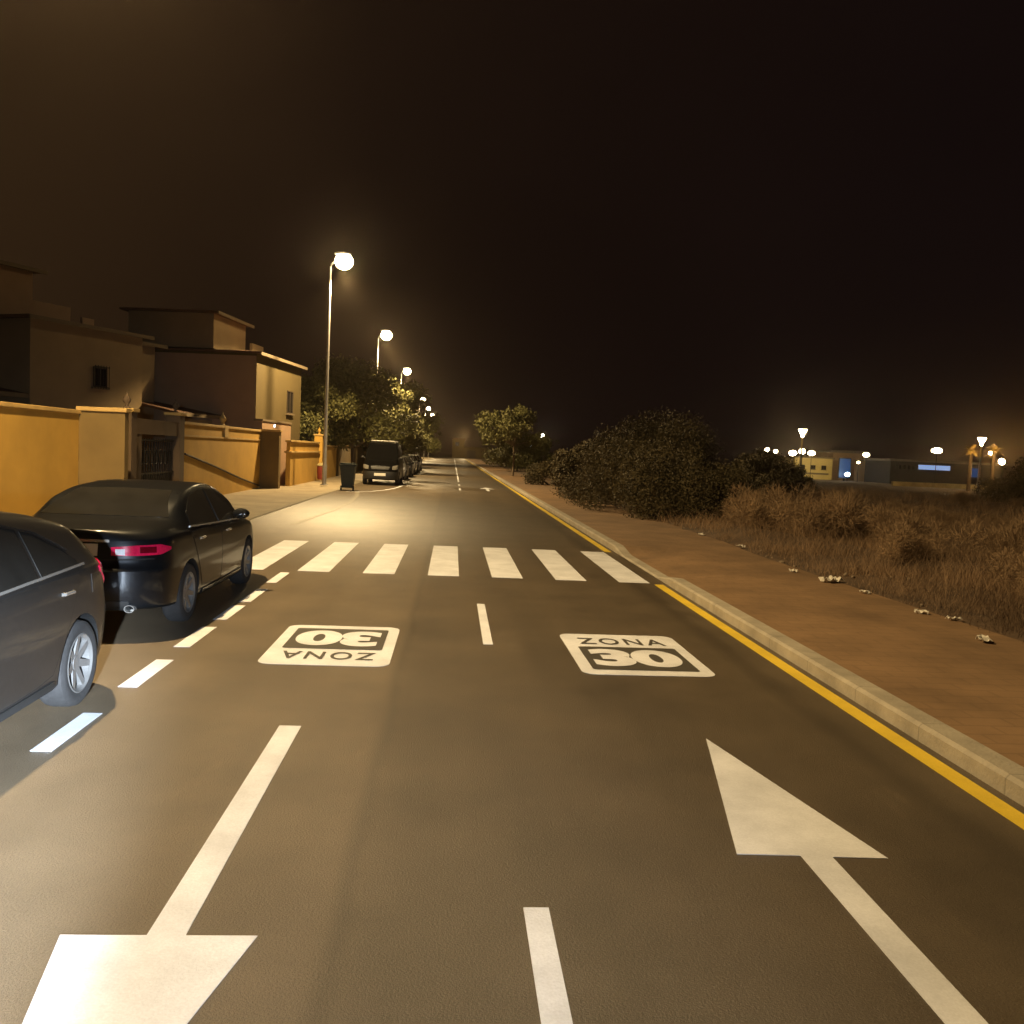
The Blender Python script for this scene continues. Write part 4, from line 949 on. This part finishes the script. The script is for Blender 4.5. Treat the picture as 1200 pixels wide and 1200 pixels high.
# ------------------------------------------------------------------ far lights and buildings beyond the waste ground
def tulip(px, ytop, ybot, Y, label):
    a = at(px, ytop, Y); b = at(px, ybot, Y); z0_ = .1; H_ = a.z-z0_
    t = empty('post_lamp', (a.x, Y, z0_), 0, label, 'lamp')
    MB().lathe([(.13, 0), (.10, H_*.5), (.08, H_-1.9)], 12).build('pole', M['lamp_steel'], t, True)
    MB().lathe([(.09, H_-.85), (.17, H_-.55), (.30, H_-.32), (.40, H_-.1)], 16).build('lamp_cone', M['lamp_glow'], t, True)
    MB().lathe([(.08, H_-1.9), (.085, H_-1.2), (.09, H_-.86)], 12).build('neck', M['coping'], t, True)
    MB().lathe([(.44, H_-.09), (.40, H_), (.1, H_+.06)], 16).build('lamp_cap', M['lamp_steel'], t, True)
    lamp_light('post_light', (a.x, Y-.1, a.z-.2), (1, .72, .35), 70, .3)
tulip(941, 502, 562, 80, 'flared post lamp in front of the yellow far building, left of the two tall ones')
tulip(1151, 512, 574, 80, 'flared post lamp standing at the far right between two palms')
def far_lamp(px, py, Y, rx, rz, label, m='lamp_glow', zb=.1):
    p = at(px, py, Y); t = empty('far_lamp', (p.x, Y, zb), 0, label, 'lamp')
    MB().lathe([(.05, 0), (.035, p.z-zb-rz)], 8).build('pole', M['iron'], t, True)
    MB().ico((0, 0, p.z-zb), .85, 2, .04, (rx, rx, rz)).build('globe', M[m], t, True)  # globe sized to the bloom, larger than the lamp itself
for a in [(929, 531, 115, .62, .42, 'wide bright lamp low to the left of the left flared post lamp'), (940, 529, 118, .5, .45, 'bright lamp on the axis of the left flared post lamp'), (951, 531, 115, .58, .38, 'bright lamp low to the right of the left flared post lamp'),
          (909, 529, 150, .42, .40, 'small lamp left of the yellow building, right one of a pair'), (899, 527, 150, .42, .42, 'small lamp left of the yellow building, left one of a pair'),
          (1015, 533, 110, .48, .33, 'oval lamp above the dark post right of the blue panel'), (1098, 528, 100, .72, .38, 'large bright lamp above the blue lit strip'), (1162, 531, 105, .45, .30, 'oval lamp before the right palm'),
          (1174, 541, 95, .42, .42, 'low lamp right of the right palm'), (636, 511, 210, .62, .62, 'small warm light above the bushes, upper one of two', 'lamp_glow_white'), (622, 525, 200, .62, .62, 'small bluish light above the bushes, lower one of two', 'lamp_glow_blue'),
          (1006, 542, 112, .22, .2, 'tiny light right of the blue panel')]: far_lamp(*a)
lamp_light('far_light', at(951, 529, 113), (1, .75, .35), 120, .4); lamp_light('far_light', at(1098, 526, 99), (1, .78, .4), 70, .4); lamp_light('far_light', at(1150, 535, 92), (1, .7, .3), 70, .4)
def farbox(name, px0, px1, py0, py1, Y, dep, m, label, cat):
    a = at(px0, py1, Y); b = at(px1, py0, Y); zt = at((px0+px1)/2, py0, Y).z; zb = min(at((px0+px1)/2, py1, Y).z, .1)
    t = empty(name, ((a.x+b.x)/2, Y, 0), 0, label, cat); w = abs(b.x-a.x)
    MB().box(-w/2, w/2, 0, dep, -.05, zt).build('wall', m, t)
    return t, w, zt
yb, w_, zt_ = farbox('building', 930, 976, 537, 561, 124, 6, M['far_yellow'], 'yellow lit low building far off behind the left flared post lamp', 'building')
MB().box(-w_/2-.2, w_/2+.2, -.3, 6.2, zt_+.003, zt_+.2).build('roof', M['fascia'], yb)
for k in range(3): window(yb, -w_/2+1.2+k*1.6, 0, zt_-1.3, .7, .6, 'y')
MB().box(-w_/2, w_/2-.5, -.06, -.003, zt_-2.35, zt_-2.1).build('moulding', M['fascia'], yb)
lamp_light('facade_light', (yb.location.x, 116.5, 3.2), (1, .78, .36), 750, .3, 110, .6, rot=(R(80), 0, 0))
gb, w_, zt_ = farbox('building', 974, 1014, 531, 561, 128, 8, M['house_wall_rose'], 'dim grey-roofed building far off behind the blue panel', 'building')
MB().box(-w_/2-.4, w_/2+.4, -.5, 8.4, zt_+.003, zt_+.35).build('roof', M['grey_roof'], gb)
window(gb, 1.5, 0, zt_-1.4, .9, .8, 'y')
pb = at(990, 548, 119)
bp_ = empty('lit_panel', (pb.x, 119, 0), 0, 'blue glowing advertising panel beside the yellow far building', 'panel')
MB().box(-.85, .85, .0, .22, pb.z-1.5, pb.z+1.35).build('panel_frame', M['iron'], bp_)
MB().box(-.78, .78, -.03, -.003, pb.z-1.4, pb.z+1.25).build('screen', M['blue_screen'], bp_)
MB().box(-.1, .1, .03, .2, 0, pb.z-1.5).build('post', M['iron'], bp_)
far_lamp(993, 556, 117.5, .42, .36, 'bright bluish white lamp at the foot of the blue panel', 'lamp_glow_blue')
wl2, w_, zt_ = farbox('garden_wall', 1002, 1039, 541, 562, 121, .4, M['house_wall_rose'], 'dim reddish far wall right of the blue panel', 'wall')
MB().box(-w_/2, w_/2, -.05, .45, zt_+.003, zt_+.15).build('coping', M['fascia'], wl2)
lb_, w_, zt_ = farbox('long_building', 1042, 1176, 543, 568, 112, 7, M['shed_dark'], 'long low dark building with a blue lit strip along its front', 'building')
MB().box(-w_/2-.3, w_/2+.3, -.4, 7.3, zt_+.003, zt_+.3).build('roof', M['grey_roof'], lb_)
sx = lambda px: at(px, 548, 112).x-lb_.location.x
MB().box(sx(1076), sx(1113), -.12, -.003, zt_-.95, zt_-.35).build('lit_sign', M['blue_strip'], lb_)
MB().box(sx(1139), sx(1146), -.12, -.003, zt_-1.7, zt_-.5).build('lit_doorway', M['blue_screen'], lb_)
for k in range(6): MB().box(sx(1048)+k*.62, sx(1048)+k*.62+.3, -.06, -.003, zt_-1.0, zt_-.45).build('window', M['pane_dark'], lb_)
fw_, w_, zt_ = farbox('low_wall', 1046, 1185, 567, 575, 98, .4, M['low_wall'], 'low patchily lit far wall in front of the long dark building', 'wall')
for px, lb in ((1054, 'left of the lit patches'), (1125, 'below the lit strip'), (1172, 'near the right palm')):
    q = at(px, 566, 96.5); lamp_light('wall_wash', (q.x, 96.2, 1.1), (1, .8, .35), 14, .1)
def palm(px, py, Y, r, label, cat='palm tree'):
    p = at(px, py, Y); t = empty('palm_tree', (p.x, Y, .1), 0, label, cat); h = p.z-.1
    MB().tube([(0, 0, -.1), (.05, 0, h*.5), (0, .03, h)], [.2, .17, .18], 10).build('trunk', M['bark'], t, True)
    V = []; Fc = []; n = 0
    for k in range(34):
        a = 2*math.pi*k/34*5.1; el = R(random.uniform(-25, 85)); L_ = r*random.uniform(.85, 1.15); prev = Vector((0, 0, h)); d = Vector((math.cos(a)*math.cos(el), math.sin(a)*math.cos(el), math.sin(el)))
        s = Vector((-math.sin(a), math.cos(a), 0))
        pts = [Vector((0, 0, h))+d*L_*q-Vector((0, 0, .32*L_*q*q)) for q in np.linspace(0, 1, 8)]
        for i in range(7):
            for sg in (-1, 1):
                for kk in range(2):
                    b = pts[i].lerp(pts[i+1], kk*.5); e = b+s*sg*L_*.26*(1-(i/8)**2)+d*L_*.10-Vector((0, 0, .08*L_)); w = (pts[i+1]-pts[i])*.16
                    V += [tuple(b-w), tuple(b+w), tuple(e+w*.3), tuple(e-w*.3)]; Fc.append((n, n+1, n+2, n+3)); n += 4
    npmesh('crown', V, Fc, M['leaf_palm'], t)
    return p
p1 = palm(1138, 528, 86, 1.0, 'small palm lit orange left of the right flared post lamp'); p2 = palm(1165, 529, 90, 1.15, 'small palm lit orange right of the right flared post lamp')
for p in (p1, p2): lamp_light('palm_uplight', (p.x-.2, p.y-2.2, p.z+.3), (1, .55, .16), 700, .1)
# building closing the road end
eb = empty('end_house', (2.4, 263, 0), 0, 'yellow lit house closing the far end of the road', 'house')
MB().box(-2.6, 1.0, 0, 8, 0, 5.6).build('wall', M['house_wall_yellow'], eb); MB().box(1.003, 8, 1, 8, 0, 3.4).build('garage', M['house_wall_yellow'], eb)
MB().box(-2.9, 1.3, -.3, 8.3, 5.603, 5.9).build('roof', M['roof_tile'], eb); MB().box(1.8, 4.4, .93, .997, 0, 2.4).build('garage_door', M['wood_dark'], eb)
window(eb, -1.2, 0, 4.2, 1.1, 1.2, 'y')
lamp_light('end_light', (3, 256, 7), SOD, 1500, .2)

# ------------------------------------------------------------------ haze added for the lamp halos
HZ = 0.0006
if HZ:
    hz = MB().box(-705, 705, -62, 905, -1.2, 14).build('haze', bpy.data.materials.new('haze')); tag(hz, kind='stuff')
    hm = hz.data.materials[0]; hm.use_nodes = True; hnt = hm.node_tree
    for nn_ in list(hnt.nodes):
        if nn_.type == 'BSDF_PRINCIPLED': hnt.nodes.remove(nn_)
    pv = hnt.nodes.new('ShaderNodeVolumePrincipled'); pv.inputs['Color'].default_value = (1., .80, .62, 1); pv.inputs['Density'].default_value = HZ; pv.inputs['Anisotropy'].default_value = .92
    hnt.links.new(pv.outputs[0], [x for x in hnt.nodes if x.type == 'OUTPUT_MATERIAL'][0].inputs['Volume'])
# ------------------------------------------------------------------ night sky
w = bpy.data.worlds.new('World'); S.world = w; w.use_nodes = True; nt = w.node_tree; L = nt.links.new
bg = nt.nodes['Background']; tc = N(nt, 'ShaderNodeTexCoord'); sx_ = N(nt, 'ShaderNodeSeparateXYZ'); L(tc.outputs['Generated'], sx_.inputs[0])
mr = N(nt, 'ShaderNodeMapRange'); L(sx_.outputs[0], mr.inputs[0])
for i, v in zip((1, 2, 3, 4), (-.55, .45, 0., 1.)): mr.inputs[i].default_value = v
cr = N(nt, 'ShaderNodeValToRGB'); e = cr.color_ramp.elements
e[0].position = 0; e[0].color = (.025, .0130, .0052, 1); e[1].position = 1; e[1].color = (.0055, .0029, .0026, 1)
k = e.new(.45); k.color = (.0085, .0042, .0027, 1)
L(mr.outputs[0], cr.inputs[0])
nz = N(nt, 'ShaderNodeTexNoise', Scale=2.2, Detail=3.); L(tc.outputs['Generated'], nz.inputs['Vector'])
m2 = N(nt, 'ShaderNodeMapRange'); L(nz.outputs['Fac'], m2.inputs[0])
for i, v in zip((1, 2, 3, 4), (.3, .7, .85, 1.15)): m2.inputs[i].default_value = v
mx = N(nt, 'ShaderNodeMix', data_type='RGBA', blend_type='MULTIPLY'); mx.inputs['Factor'].default_value = 1
L(cr.outputs[0], mx.inputs[6]); L(m2.outputs[0], mx.inputs[7]); L(mx.outputs[2], bg.inputs['Color']); bg.inputs['Strength'].default_value = 1.

S.view_settings.view_transform = 'Standard'; S.view_settings.look = 'None'; S.view_settings.exposure = 0; S.view_settings.gamma = 1
S.render.engine = 'CYCLES'; S.cycles.use_denoising = True
S.cycles.max_bounces = 6; S.cycles.sample_clamp_indirect = 4
